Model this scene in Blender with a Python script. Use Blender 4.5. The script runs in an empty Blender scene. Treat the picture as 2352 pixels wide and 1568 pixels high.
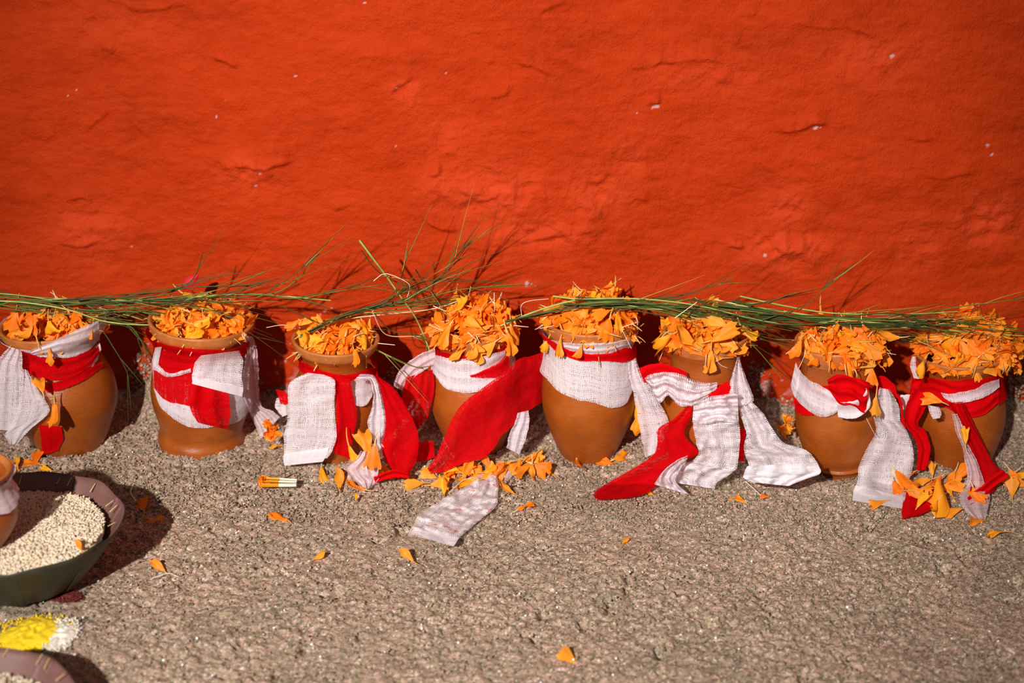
import bpy, math, random
import numpy as np
from mathutils import Vector, Matrix, Euler

random.seed(7)
RNG = np.random.default_rng(11)
SC = bpy.context.scene
COL = SC.collection
PI = math.pi

# ------------------------------------------------------------------ camera
W, H = 2352.0, 1568.0
FPX = 50.0 / 36.0 * W
PITCH = math.radians(24.0)
ROLL = math.radians(1.2)
TARGET = Vector((0.0, -0.11, 0.154))
DIST = 1.78
Fw = Vector((0, math.cos(PITCH), -math.sin(PITCH)))
R0 = Vector((1, 0, 0))
U0 = Vector((0, math.sin(PITCH), math.cos(PITCH)))
Rt = R0 * math.cos(ROLL) + U0 * math.sin(ROLL)
Up = U0 * math.cos(ROLL) - R0 * math.sin(ROLL)
CAM = TARGET - Fw * DIST
cam = bpy.data.cameras.new('camera')
camo = bpy.data.objects.new('camera', cam)
COL.objects.link(camo)
m = Matrix((Rt, Up, -Fw)).transposed().to_4x4()
m.translation = CAM
camo.matrix_world = m
cam.lens = 50.0
cam.sensor_width = 36.0
cam.clip_start = 0.05
cam.dof.use_dof = True
cam.dof.focus_distance = 1.69
cam.dof.aperture_fstop = 3.4
SC.camera = camo

# ------------------------------------------------------------------ world, light, exposure
wd = bpy.data.worlds.new('world')
SC.world = wd
wd.use_nodes = True
wd.node_tree.nodes['Background'].inputs[0].default_value = (1.0, 0.93, 0.88, 1)
wd.node_tree.nodes['Background'].inputs[1].default_value = 0.12

def spot(name, loc, aim, energy, size, blend, radius, color):
    l = bpy.data.lights.new(name, 'SPOT')
    l.energy = energy; l.spot_size = math.radians(size); l.spot_blend = blend
    l.shadow_soft_size = radius; l.color = color
    o = bpy.data.objects.new(name, l)
    COL.objects.link(o)
    o.location = loc
    o.rotation_euler = (Vector(aim) - Vector(loc)).to_track_quat('-Z', 'Y').to_euler()
    return o
spot('flash_lamp', (-0.86, -3.00, 1.84), (0.005, -0.05, 0.17), 760.0, 33.5, 1.0, 0.032, (1.0, 0.955, 0.91))

vs = SC.view_settings
vs.view_transform = 'Standard'
vs.look = 'None'
vs.exposure = 0.0
vs.gamma = 1.0
vs.use_curve_mapping = False
SC.cycles.transparent_max_bounces = 24

# ------------------------------------------------------------------ projection helpers (numpy)
CAMn = np.array(CAM); Fn = np.array(Fw); Rn = np.array(Rt); Un = np.array(Up)

def ray(px, py):
    px = np.asarray(px, float); py = np.asarray(py, float)
    a = (px - W / 2) / FPX; b = -(py - H / 2) / FPX
    return Fn + a[..., None] * Rn + b[..., None] * Un       # z-depth parametrised

def at_Y(px, py, Y):
    d = ray(px, py)
    t = (np.asarray(Y) - CAMn[1]) / d[..., 1]
    return CAMn + t[..., None] * d

def at_Z(px, py, Z=0.0):
    d = ray(px, py)
    t = (Z - CAMn[2]) / d[..., 2]
    return CAMn + t[..., None] * d

def proj(P):
    q = np.asarray(P) - CAMn
    z = q @ Fn
    return W / 2 + FPX * (q @ Rn) / z, H / 2 - FPX * (q @ Un) / z, z

def hashtab(seed):
    return np.random.default_rng(seed).random((256, 256))
_T = {}
def vnoise(x, y, scale, seed=0):
    if seed not in _T: _T[seed] = hashtab(seed)
    T = _T[seed]
    x = np.asarray(x) / scale + 1000.37; y = np.asarray(y) / scale + 1000.71
    xi = np.floor(x).astype(int); yi = np.floor(y).astype(int)
    fx = x - xi; fy = y - yi
    fx = fx * fx * (3 - 2 * fx); fy = fy * fy * (3 - 2 * fy)
    a = T[xi & 255, yi & 255]; b = T[(xi + 1) & 255, yi & 255]
    c = T[xi & 255, (yi + 1) & 255]; d = T[(xi + 1) & 255, (yi + 1) & 255]
    return (a * (1 - fx) + b * fx) * (1 - fy) + (c * (1 - fx) + d * fx) * fy - 0.5

def fbm(x, y, scale, seed, octv=4):
    s = 0; a = 1.0
    for k in range(octv):
        s = s + a * vnoise(x, y, scale, seed + k * 17)
        scale *= 0.5; a *= 0.5
    return s

def crom(pts, m):
    """Catmull-Rom through rows of pts, m samples."""
    p = np.asarray(pts, float)
    n = len(p)
    if n == 2:
        s = np.linspace(0, 1, m)[:, None]
        return p[0] * (1 - s) + p[1] * s
    q = np.vstack([2 * p[0] - p[1], p, 2 * p[-1] - p[-2]])
    s = np.linspace(0, n - 1 - 1e-6, m)
    i = np.floor(s).astype(int); f = (s - i)[:, None]
    p0, p1, p2, p3 = q[i], q[i + 1], q[i + 2], q[i + 3]
    return 0.5 * ((2 * p1) + (-p0 + p2) * f + (2 * p0 - 5 * p1 + 4 * p2 - p3) * f ** 2 + (-p0 + 3 * p1 - 3 * p2 + p3) * f ** 3)

# ------------------------------------------------------------------ object helpers
def empty(name, loc=(0, 0, 0), rot=None):
    o = bpy.data.objects.new(name, None)
    o.location = loc
    if rot is not None: o.rotation_euler = rot
    o.empty_display_size = 0.01
    COL.objects.link(o)
    return o

def tag(o, label=None, cat=None, group=None, kind=None):
    if label: o['label'] = label
    if cat: o['category'] = cat
    if group: o['group'] = group
    if kind: o['kind'] = kind
    return o

def mesh_obj(name, verts, faces, mats, parent=None, uv=None, smooth=True, matidx=None):
    me = bpy.data.meshes.new(name)
    verts = np.asarray(verts, float)
    if isinstance(faces, np.ndarray) and faces.ndim == 2:
        nf, k = faces.shape
        me.vertices.add(len(verts)); me.vertices.foreach_set('co', verts.ravel())
        me.loops.add(nf * k); me.loops.foreach_set('vertex_index', faces.ravel().astype(np.int32))
        me.polygons.add(nf)
        me.polygons.foreach_set('loop_start', np.arange(0, nf * k, k, dtype=np.int32))
        me.polygons.foreach_set('loop_total', np.full(nf, k, dtype=np.int32))
        me.update(calc_edges=True)
    else:
        me.from_pydata([tuple(v) for v in verts], [], [tuple(int(i) for i in f) for f in faces])
    if smooth: me.polygons.foreach_set('use_smooth', np.ones(len(me.polygons), bool))
    for mt in (mats if isinstance(mats, (list, tuple)) else [mats]):
        me.materials.append(mt)
    if matidx is not None: me.polygons.foreach_set('material_index', np.asarray(matidx, np.int32))
    if uv is not None:
        li = np.empty(len(me.loops), np.int32); me.loops.foreach_get('vertex_index', li)
        for nm, arr in uv.items():
            l = me.uv_layers.new(name=nm)
            l.data.foreach_set('uv', np.asarray(arr, float)[li].ravel())
    me.update()
    o = bpy.data.objects.new(name, me)
    COL.objects.link(o)
    if parent is not None: o.parent = parent
    return o

def grid_faces(nr, nc, wrap=False, base=0):
    r = np.arange(nr - 1)[:, None]; c = np.arange(nc if wrap else nc - 1)[None, :]
    c2 = (c + 1) % nc
    f = np.stack([r * nc + c, r * nc + c2, (r + 1) * nc + c2, (r + 1) * nc + c], -1).reshape(-1, 4)
    return f + base

class Acc:
    """collects pieces into one mesh"""
    def __init__(s): s.v = []; s.f = []; s.mi = []; s.n = 0
    def add(s, v, f, mi=0):
        v = np.asarray(v, float); f = np.asarray(f)
        s.v.append(v); s.f.append(f + s.n); s.mi.append(np.full(len(f), mi)); s.n += len(v)
    def build(s, name, mats, parent=None, smooth=True):
        return mesh_obj(name, np.vstack(s.v), np.vstack(s.f), mats, parent, smooth=smooth, matidx=np.concatenate(s.mi))

def rotm(ax, ay, az):
    return np.array(Euler((ax, ay, az)).to_matrix())

# ------------------------------------------------------------------ materials
def mat(name):
    mt = bpy.data.materials.new(name); mt.use_nodes = True
    nt = mt.node_tree
    b = nt.nodes['Principled BSDF']
    return mt, nt, b
def N(nt, t, **kw):
    n = nt.nodes.new(t)
    for k, v in kw.items():
        if k.startswith('i_'):
            key = k[2:]
            n.inputs[int(key) if key.isdigit() else key.replace('_', ' ')].default_value = v
        else: setattr(n, k, v)
    return n
def L(nt, a, b): nt.links.new(a, b)
def math_n(nt, op, a, b=None, c=None):
    n = nt.nodes.new('ShaderNodeMath'); n.operation = op
    for i, v in enumerate((a, b, c)):
        if v is None: continue
        if isinstance(v, (int, float)): n.inputs[i].default_value = v
        else: nt.links.new(v, n.inputs[i])
    return n.outputs[0]
def ramp(nt, fac, stops):
    r = nt.nodes.new('ShaderNodeValToRGB')
    el = r.color_ramp.elements
    while len(el) < len(stops): el.new(0.5)
    for e, (p, c) in zip(el, stops):
        e.position = p; e.color = (*c, 1)
    nt.links.new(fac, r.inputs[0])
    return r.outputs[0]
def mixc(nt, fac, a, b, mode='MIX'):
    n = nt.nodes.new('ShaderNodeMix'); n.data_type = 'RGBA'; n.blend_type = mode
    for s, v in ((n.inputs[0], fac), (n.inputs[6], a), (n.inputs[7], b)):
        if isinstance(v, (int, float)): s.default_value = v
        elif isinstance(v, tuple): s.default_value = (*v, 1)
        else: nt.links.new(v, s)
    return n.outputs[2]
def noise_n(nt, vec, scale, detail=4, rough=0.6):
    n = N(nt, 'ShaderNodeTexNoise', i_Scale=scale, i_Detail=detail, i_Roughness=rough)
    nt.links.new(vec, n.inputs['Vector'])
    return n.outputs[0]
def bump(nt, b, h, strength, dist):
    n = N(nt, 'ShaderNodeBump', i_Strength=strength, i_Distance=dist)
    L(nt, h, n.inputs['Height']); L(nt, n.outputs[0], b.inputs['Normal'])
def attr(nt, name):
    n = N(nt, 'ShaderNodeAttribute', attribute_name=name)
    return n.outputs['Fac']

# wall paint
M_WALL, nt, b = mat('red_lime_wall')
tc = N(nt, 'ShaderNodeTexCoord').outputs['Object']
mp = N(nt, 'ShaderNodeMapping'); mp.inputs['Scale'].default_value = (1, 1, 2.6); L(nt, tc, mp.inputs[0])
n1 = noise_n(nt, mp.outputs[0], 5.5, 6, 0.62)
n2 = noise_n(nt, mp.outputs[0], 38, 5, 0.65)
base = ramp(nt, n1, [(0.33, (0.34, 0.0215, 0.0003)), (0.5, (0.42, 0.028, 0.0010)), (0.68, (0.48, 0.036, 0.0040))])
c = mixc(nt, math_n(nt, 'MULTIPLY', ramp(nt, n2, [(0.4, (0, 0, 0)), (0.7, (1, 1, 1))]), 0.6), base, (0.50, 0.042, 0.005))
pat = attr(nt, 'patch')
pf = math_n(nt, 'MULTIPLY', pat, math_n(nt, 'ADD', math_n(nt, 'MULTIPLY', n2, 1.3), -0.05))
c = mixc(nt, pf, c, (0.60, 0.058, 0.014))
chip = attr(nt, 'chip')
c = mixc(nt, chip, c, (0.52, 0.38, 0.38))
L(nt, c, b.inputs['Base Color'])
b.inputs['Roughness'].default_value = 0.6
b.inputs['Specular IOR Level'].default_value = 0.09
n3 = noise_n(nt, tc, 330, 4, 0.65)
n5 = noise_n(nt, tc, 120, 5, 0.72)
bump(nt, b, math_n(nt, 'ADD', n3, math_n(nt, 'MULTIPLY', n5, 2.2)), 0.75, 0.0018)

# sand
M_SAND, nt, b = mat('damp_grainy_sand')
tc = N(nt, 'ShaderNodeTexCoord').outputs['Object']
vo = N(nt, 'ShaderNodeTexVoronoi', i_Scale=520); L(nt, tc, vo.inputs['Vector'])
sep = N(nt, 'ShaderNodeSeparateColor'); L(nt, vo.outputs['Color'], sep.inputs[0])
g = ramp(nt, sep.outputs[0], [(0.0, (0.10, 0.09, 0.065)), (0.13, (0.27, 0.24, 0.15)), (0.35, (0.43, 0.35, 0.23)), (0.6, (0.54, 0.375, 0.28)), (0.85, (0.60, 0.40, 0.33)), (1.0, (0.86, 0.75, 0.64))])
nl = noise_n(nt, tc, 7, 5, 0.6)
g2 = mixc(nt, 0.8, g, ramp(nt, nl, [(0.3, (0.78, 0.80, 0.76)), (0.7, (1.14, 1.04, 1.02))]), 'MULTIPLY')
nm = noise_n(nt, tc, 120, 4, 0.7)
g2 = mixc(nt, 0.85, g2, ramp(nt, nm, [(0.30, (0.50, 0.53, 0.46)), (0.56, (1.08, 1.05, 1.04))]), 'MULTIPLY')
L(nt, g2, b.inputs['Base Color'])
b.inputs['Roughness'].default_value = 0.75
b.inputs['Specular IOR Level'].default_value = 0.35
nb = noise_n(nt, tc, 620, 4, 0.75)
bump(nt, b, math_n(nt, 'ADD', nb, math_n(nt, 'MULTIPLY', vo.outputs['Distance'], 0.8)), 0.9, 0.0016)

# clay
M_CLAY, nt, b = mat('terracotta_clay')
tc = N(nt, 'ShaderNodeTexCoord').outputs['Object']
oi = N(nt, 'ShaderNodeObjectInfo').outputs['Random']
mp = N(nt, 'ShaderNodeMapping'); mp.inputs['Scale'].default_value = (1, 1, 7); L(nt, tc, mp.inputs[0])
n1 = noise_n(nt, tc, 22, 5, 0.6); n2 = noise_n(nt, mp.outputs[0], 60, 4, 0.6)
base = ramp(nt, n1, [(0.3, (0.235, 0.050, 0.003)), (0.5, (0.31, 0.066, 0.0045)), (0.7, (0.37, 0.090, 0.009))])
base = mixc(nt, 0.5, base, ramp(nt, n2, [(0.3, (0.84, 0.8, 0.8)), (0.7, (1.1, 1.1, 1.1))]), 'MULTIPLY')
n4 = noise_n(nt, tc, 420, 2, 0.5)
base = mixc(nt, ramp(nt, n4, [(0.66, (0, 0, 0)), (0.72, (1, 1, 1))]), base, (0.36, 0.10, 0.02))
L(nt, base, b.inputs['Base Color'])
b.inputs['Roughness'].default_value = 0.40
b.inputs['Specular IOR Level'].default_value = 0.5
bump(nt, b, math_n(nt, 'ADD', n2, math_n(nt, 'MULTIPLY', n4, 0.5)), 0.35, 0.0012)
M_CLAYRIM, nt, b = mat('terracotta_rim')
tc = N(nt, 'ShaderNodeTexCoord').outputs['Object']
n1 = noise_n(nt, tc, 60, 4, 0.6)
L(nt, ramp(nt, n1, [(0.3, (0.36, 0.10, 0.016)), (0.7, (0.50, 0.165, 0.038))]), b.inputs['Base Color'])
b.inputs['Roughness'].default_value = 0.5
bump(nt, b, noise_n(nt, tc, 300, 3, 0.6), 0.3, 0.001)

def weave(name, col, col2, pitch, wid, distort, trans=0.35, floor_a=0.0, stain=None, fray=0.0035, rough=0.8):
    mt, nt, b = mat(name)
    uv = N(nt, 'ShaderNodeUVMap', uv_map='weave').outputs[0]
    ed = N(nt, 'ShaderNodeUVMap', uv_map='edge').outputs[0]
    no = N(nt, 'ShaderNodeTexNoise', i_Scale=150.0, i_Detail=2.0); L(nt, uv, no.inputs['Vector'])
    no2 = N(nt, 'ShaderNodeTexNoise', i_Scale=42.0, i_Detail=2.0); L(nt, uv, no2.inputs['Vector'])
    sub = N(nt, 'ShaderNodeVectorMath', operation='SUBTRACT'); L(nt, no.outputs['Color'], sub.inputs[0]); sub.inputs[1].default_value = (0.5, 0.5, 0.5)
    sc = N(nt, 'ShaderNodeVectorMath', operation='SCALE'); L(nt, sub.outputs[0], sc.inputs[0]); sc.inputs['Scale'].default_value = pitch * distort
    sub2 = N(nt, 'ShaderNodeVectorMath', operation='SUBTRACT'); L(nt, no2.outputs['Color'], sub2.inputs[0]); sub2.inputs[1].default_value = (0.5, 0.5, 0.5)
    sc2 = N(nt, 'ShaderNodeVectorMath', operation='SCALE'); L(nt, sub2.outputs[0], sc2.inputs[0]); sc2.inputs['Scale'].default_value = pitch * distort * 3.2
    ad = N(nt, 'ShaderNodeVectorMath', operation='ADD'); L(nt, uv, ad.inputs[0]); L(nt, sc.outputs[0], ad.inputs[1])
    ad2 = N(nt, 'ShaderNodeVectorMath', operation='ADD'); L(nt, ad.outputs[0], ad2.inputs[0]); L(nt, sc2.outputs[0], ad2.inputs[1])
    sp = N(nt, 'ShaderNodeSeparateXYZ'); L(nt, ad2.outputs[0], sp.inputs[0])
    se = N(nt, 'ShaderNodeSeparateXYZ'); L(nt, ed, se.inputs[0])
    wn = noise_n(nt, uv, 260, 2, 0.5)
    wv = math_n(nt, 'MULTIPLY', math_n(nt, 'ADD', wn, 0.5), wid)
    def thread(coord, k):
        p = math_n(nt, 'ABSOLUTE', math_n(nt, 'SUBTRACT', math_n(nt, 'DIVIDE', coord, pitch * k), math_n(nt, 'ROUND', math_n(nt, 'DIVIDE', coord, pitch * k))))
        wh = N(nt, 'ShaderNodeTexWhiteNoise', noise_dimensions='1D')
        L(nt, math_n(nt, 'ADD', math_n(nt, 'ROUND', math_n(nt, 'DIVIDE', coord, pitch * k)), 17.0 * k), wh.inputs['W'])
        ww = math_n(nt, 'MULTIPLY', wv, math_n(nt, 'ADD', math_n(nt, 'MULTIPLY', wh.outputs['Value'], 0.42), 0.30))
        return math_n(nt, 'LESS_THAN', p, ww), p
    a, pa = thread(sp.outputs[0], 1.0)
    c_, pc = thread(sp.outputs[1], 1.07)
    if fray:
        a = math_n(nt, 'MULTIPLY', a, math_n(nt, 'GREATER_THAN', se.outputs[0], math_n(nt, 'MULTIPLY', noise_n(nt, uv, 130, 2, 0.5), fray * 1.6)))
    al = math_n(nt, 'MAXIMUM', a, c_)
    if floor_a: al = math_n(nt, 'MAXIMUM', al, floor_a)
    colr = mixc(nt, noise_n(nt, uv, 35, 3, 0.6), col, col2)
    if stain:
        s = ramp(nt, noise_n(nt, uv, 55, 2, 0.5), [(0.64, (0, 0, 0)), (0.69, (1, 1, 1))])
        colr = mixc(nt, math_n(nt, 'MULTIPLY', s, 0.75), colr, stain)
    if floor_a > .05:
        colr = mixc(nt, math_n(nt, 'MAXIMUM', a, c_), mixc(nt, 0.62 if floor_a > .25 else .25, colr, (0.30, 0.22, 0.24) if col[1] > .3 else (0.16, 0.001, 0.002)), colr)
    L(nt, colr, b.inputs['Base Color'])
    b.inputs['Roughness'].default_value = rough
    b.inputs['Specular IOR Level'].default_value = 0.12 if col[1] > .3 else 0.03
    tr = N(nt, 'ShaderNodeBsdfTranslucent'); L(nt, colr, tr.inputs[0])
    ms = N(nt, 'ShaderNodeMixShader', i_0=trans); L(nt, b.outputs[0], ms.inputs[1]); L(nt, tr.outputs[0], ms.inputs[2])
    tp = N(nt, 'ShaderNodeBsdfTransparent')
    m2 = N(nt, 'ShaderNodeMixShader'); L(nt, al, m2.inputs[0]); L(nt, tp.outputs[0], m2.inputs[1]); L(nt, ms.outputs[0], m2.inputs[2])
    L(nt, m2.outputs[0], nt.nodes['Material Output'].inputs[0])
    hh = math_n(nt, 'ADD', pa, pc)
    bump(nt, b, hh, 0.5, -0.0006)
    return mt
M_GAUZE = weave('white_cotton_gauze', (0.90, 0.84, 0.87), (0.86, 0.78, 0.82), 0.0019, 0.60, 1.5, floor_a=0.20)
M_GAUZE2 = weave('white_cotton_gauze_fine', (0.90, 0.84, 0.88), (0.86, 0.77, 0.82), 0.0015, 0.66, 1.5, floor_a=0.22)
M_GAUZES = weave('white_gauze_stained', (0.94, 0.86, 0.88), (0.90, 0.76, 0.79), 0.0021, 0.58, 1.3, floor_a=0.12, stain=(0.82, 0.16, 0.13))
M_GAUZEP = weave('pinkish_gauze', (0.86, 0.72, 0.74), (0.80, 0.62, 0.66), 0.0016, 0.64, 1.4, floor_a=0.22)
M_HEM = weave('white_hem', (0.96, 0.92, 0.96), (0.90, 0.84, 0.89), 0.0012, 0.86, 1.2, floor_a=0.80, fray=0.0012)
M_RED = weave('red_cotton_muslin', (0.84, 0.003, 0.007), (0.62, 0.001, 0.004), 0.0014, 0.74, 1.0, trans=0.42, floor_a=0.30, fray=0.0008)
M_REDS = weave('red_muslin_sheer', (0.84, 0.006, 0.010), (0.60, 0.002, 0.005), 0.0015, 0.66, 1.0, trans=0.42, floor_a=0.10, fray=0)
M_REDD = weave('red_cloth_dense', (0.86, 0.003, 0.006), (0.64, 0.001, 0.004), 0.0014, 0.84, 1.0, trans=0.3, floor_a=0.9, fray=0)

def petal_mat(name, a, bcol, ccol):
    mt, nt, b = mat(name)
    ge = N(nt, 'ShaderNodeNewGeometry').outputs['Random Per Island']
    oi = N(nt, 'ShaderNodeObjectInfo').outputs['Random']
    rnd = math_n(nt, 'FRACT', math_n(nt, 'ADD', ge, oi))
    tc = N(nt, 'ShaderNodeTexCoord').outputs['Object']
    nn = noise_n(nt, tc, 160, 3, 0.6)
    f = math_n(nt, 'ADD', math_n(nt, 'MULTIPLY', rnd, 0.75), math_n(nt, 'MULTIPLY', nn, 0.3))
    cc = ramp(nt, f, [(0.1, a), (0.55, bcol), (0.95, ccol)])
    L(nt, cc, b.inputs['Base Color'])
    b.inputs['Roughness'].default_value = 0.5
    b.inputs['Specular IOR Level'].default_value = 0.3
    tr = N(nt, 'ShaderNodeBsdfTranslucent'); L(nt, cc, tr.inputs[0])
    ms = N(nt, 'ShaderNodeMixShader', i_0=0.33); L(nt, b.outputs[0], ms.inputs[1]); L(nt, tr.outputs[0], ms.inputs[2])
    L(nt, ms.outputs[0], nt.nodes['Material Output'].inputs[0])
    bump(nt, b, nn, 0.3, 0.0006)
    return mt
M_PETAL = petal_mat('marigold_petal', (0.95, 0.17, 0.004), (1.0, 0.29, 0.010), (1.0, 0.42, 0.04))
M_PETALY = petal_mat('marigold_petal_yellow', (1.0, 0.34, 0.008), (1.0, 0.42, 0.012), (1.0, 0.50, 0.02))
M_TUBE = petal_mat('marigold_tube', (0.80, 0.40, 0.03), (0.88, 0.58, 0.16), (0.90, 0.80, 0.55))

def plain(name, ca, cb, scale=80, rough=0.6, bs=0.3, trans=0.0, spec=0.3):
    mt, nt, b = mat(name)
    tc = N(nt, 'ShaderNodeTexCoord').outputs['Object']
    nn = noise_n(nt, tc, scale, 4, 0.6)
    cc = mixc(nt, ramp(nt, nn, [(0.3, (0, 0, 0)), (0.7, (1, 1, 1))]), ca, cb)
    L(nt, cc, b.inputs['Base Color'])
    b.inputs['Roughness'].default_value = rough
    b.inputs['Specular IOR Level'].default_value = spec
    if bs: bump(nt, b, nn, bs, 0.001)
    if trans:
        tr = N(nt, 'ShaderNodeBsdfTranslucent'); L(nt, cc, tr.inputs[0])
        ms = N(nt, 'ShaderNodeMixShader', i_0=trans); L(nt, b.outputs[0], ms.inputs[1]); L(nt, tr.outputs[0], ms.inputs[2])
        L(nt, ms.outputs[0], nt.nodes['Material Output'].inputs[0])
    return mt
M_GRASS = [plain('grass_green', (0.075, 0.115, 0.018), (0.14, 0.19, 0.028), 60, 0.5),
           plain('grass_dark', (0.036, 0.056, 0.014), (0.07, 0.09, 0.02), 60, 0.5),
           plain('grass_light', (0.24, 0.30, 0.05), (0.42, 0.46, 0.12), 60, 0.45),
           plain('grass_straw', (0.66, 0.48, 0.22), (0.78, 0.66, 0.42), 60, 0.6)]
M_STRAW = plain('pale_straw', (0.80, 0.66, 0.45), (0.88, 0.80, 0.66), 60, 0.6)
M_REDPETAL = plain('red_petal', (0.75, 0.01, 0.03), (0.6, 0.008, 0.02), 60, 0.5, trans=0.3)
M_LEAFIN = plain('dry_leaf_inside', (0.15, 0.068, 0.058), (0.21, 0.105, 0.090), 26, 0.55)
M_LEAFOUT = plain('dry_leaf_outside', (0.022, 0.022, 0.013), (0.05, 0.044, 0.028), 24, 0.5)
M_STITCH = plain('bamboo_stitch', (0.50, 0.30, 0.13), (0.62, 0.42, 0.2), 60, 0.6)
M_RICE = plain('rice_grain', (0.88, 0.70, 0.46), (0.95, 0.86, 0.70), 150, 0.45, trans=0.2)
M_YEL = plain('yellow_powder', (0.85, 0.55, 0.01), (0.95, 0.70, 0.02), 200, 0.9, 0.6)
M_WPOW = plain('white_powder', (0.70, 0.62, 0.50), (0.85, 0.80, 0.70), 200, 0.9, 0.6)
M_RPOW_SHADE = plain('red_powder_shade', (0.11, 0.010, 0.012), (0.16, 0.025, 0.022), 200, 0.9, 0.6)  # red darkened to carry the shade under the bowl
M_MICA = plain('mica_fleck', (0.9, 0.92, 0.95), (1, 1, 1), 50, 0.12, 0, spec=1.0)
M_SEPAL = plain('dry_sepal', (0.10, 0.12, 0.03), (0.20, 0.16, 0.06), 60, 0.6)

# ------------------------------------------------------------------ wall
def nonuni(lo, hi, step, olo, ohi, ratio=1.25):
    core = list(np.arange(lo, hi + step / 2, step))
    a = []; s = step; x = core[-1]
    while x < ohi: s = min(s * ratio, 0.12); x += s; a.append(min(x, ohi))
    bq = []; s = step; x = core[0]
    while x > olo: s = min(s * ratio, 0.12); x -= s; bq.append(max(x, olo))
    return np.array(bq[::-1] + core + a)

def mound_h(x):
    h = 0.016 + 0.022 * (fbm(x, x * 0 + 3.3, 0.16, 51, 3))
    for c, s, a in ((-0.475, 0.022, 0.034), (-0.30, 0.03, 0.012), (0.33, 0.03, 0.016), (0.36, 0.02, 0.012), (0.66, 0.05, 0.03), (0.15, 0.04, 0.006)):
        h = h + a * np.exp(-((x - c) / s) ** 2)
    return np.maximum(h, 0.002)
FEET = [at_Z(np.array(a), np.array(b))[:2] for a, b in ((166, 1016), (463, 1012), (771, 1036), (1092, 1032), (1349, 1040), (1614, 1056), (1931, 1078), (2203, 1060))]
def ground_h(x, y):
    """smooth part of the ground: flat, banked up against the wall"""
    x = np.asarray(x, float); y = np.asarray(y, float)
    d = np.maximum(-y, 0)
    h = mound_h(x) * np.exp(-(d / 0.040) ** 1.4)
    h = h + 0.010 * fbm(x, y, 0.30, 5, 2) * np.clip((d - 0.16) / 0.1, 0, 1)
    h = h + 0.0045 * fbm(x, y, 0.07, 77, 2)
    for k, (fx, fy) in enumerate(FEET):
        rr = np.hypot(x - fx, y - fy)
        h = h + 0.0075 * (0.7 + 1.3 * vnoise(x, y, 0.03, 80 + k)) * np.exp(-((rr - 0.048) / 0.022) ** 2)
    return h

xs = nonuni(-0.70, 0.70, 0.0019, -3.0, 3.0)
zs = nonuni(-0.02, 0.60, 0.0019, -0.25, 2.2)
X, Z = np.meshgrid(xs, zs)
yw = 0.018 * fbm(X, Z, 0.30, 21, 2) + 0.0045 * fbm(X * 0.7, Z, 0.10, 23, 3)
yw += 0.0024 * fbm(X * 0.45, Z, 0.022, 29, 3)
rough_mask = np.zeros_like(X)
def wpt(px, py):
    p = at_Y(px, py, 0.0); return p[..., 0], p[..., 2]
for (px, py, rx, ry, a) in ((1130, 440, 130, 75, 1), (1230, 530, 140, 45, 1), (1010, 430, 60, 60, .7), (1370, 440, 90, 70, .9),
                            (1800, 480, 60, 60, .9), (1800, 570, 130, 55, 1), (200, 530, 90, 80, .8), (570, 400, 70, 50, .7), (2270, 510, 90, 70, .8),
                            (2010, 130, 120, 50, .6), (1440, 370, 60, 70, .6), (2110, 560, 80, 80, .5), (1620, 170, 150, 50, .5), (250, 60, 150, 50, .4),
                            (1040, 310, 80, 60, .5), (1210, 650, 30, 12, .9), (930, 215, 40, 40, .7)):
    cx, cz = wpt(np.array(px), np.array(py)); sx = rx / 1850; sz = ry / 1850
    rough_mask = np.maximum(rough_mask, a * np.exp(-(((X - cx) / sx) ** 2 + ((Z - cz) / sz) ** 2) ** 1.3))
yw -= 0.0105 * rough_mask * (fbm(X, Z, 0.022, 33, 4) + 0.15)
yw += 0.0009 * fbm(X * 0.6, Z, 0.006, 37, 2)
def ledge(pts, a, wide, w=0.0012, up=True):
    """a step in the plaster along a polyline: proud above the line, dying away upward"""
    global yw
    p = np.array(pts, float); wx, wz = wpt(p[:, 0], p[:, 1])
    q = crom(np.stack([wx, wz], 1), 30)
    o = np.argsort(q[:, 0]); q = q[o]
    sel = (X > q[0, 0] - wide) & (X < q[-1, 0] + wide)
    a *= 1.5
    zl = np.interp(X, q[:, 0], q[:, 1]) + 0.004 * fbm(X, Z * 0.3, 0.02, 61, 3)
    s = Z - zl
    endf = np.clip((X - q[0, 0]) / (0.25 * (q[-1, 0] - q[0, 0])), 0, 1) * np.clip((q[-1, 0] - X) / (0.25 * (q[-1, 0] - q[0, 0])), 0, 1)
    prof = 1 / (1 + np.exp(-s / w)) * np.exp(-np.maximum(s, 0) / wide)
    yw -= a * prof * endf * (0.7 + 0.9 * (vnoise(X, Z * 0.2, 0.008, 63) + 0.5))
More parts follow.
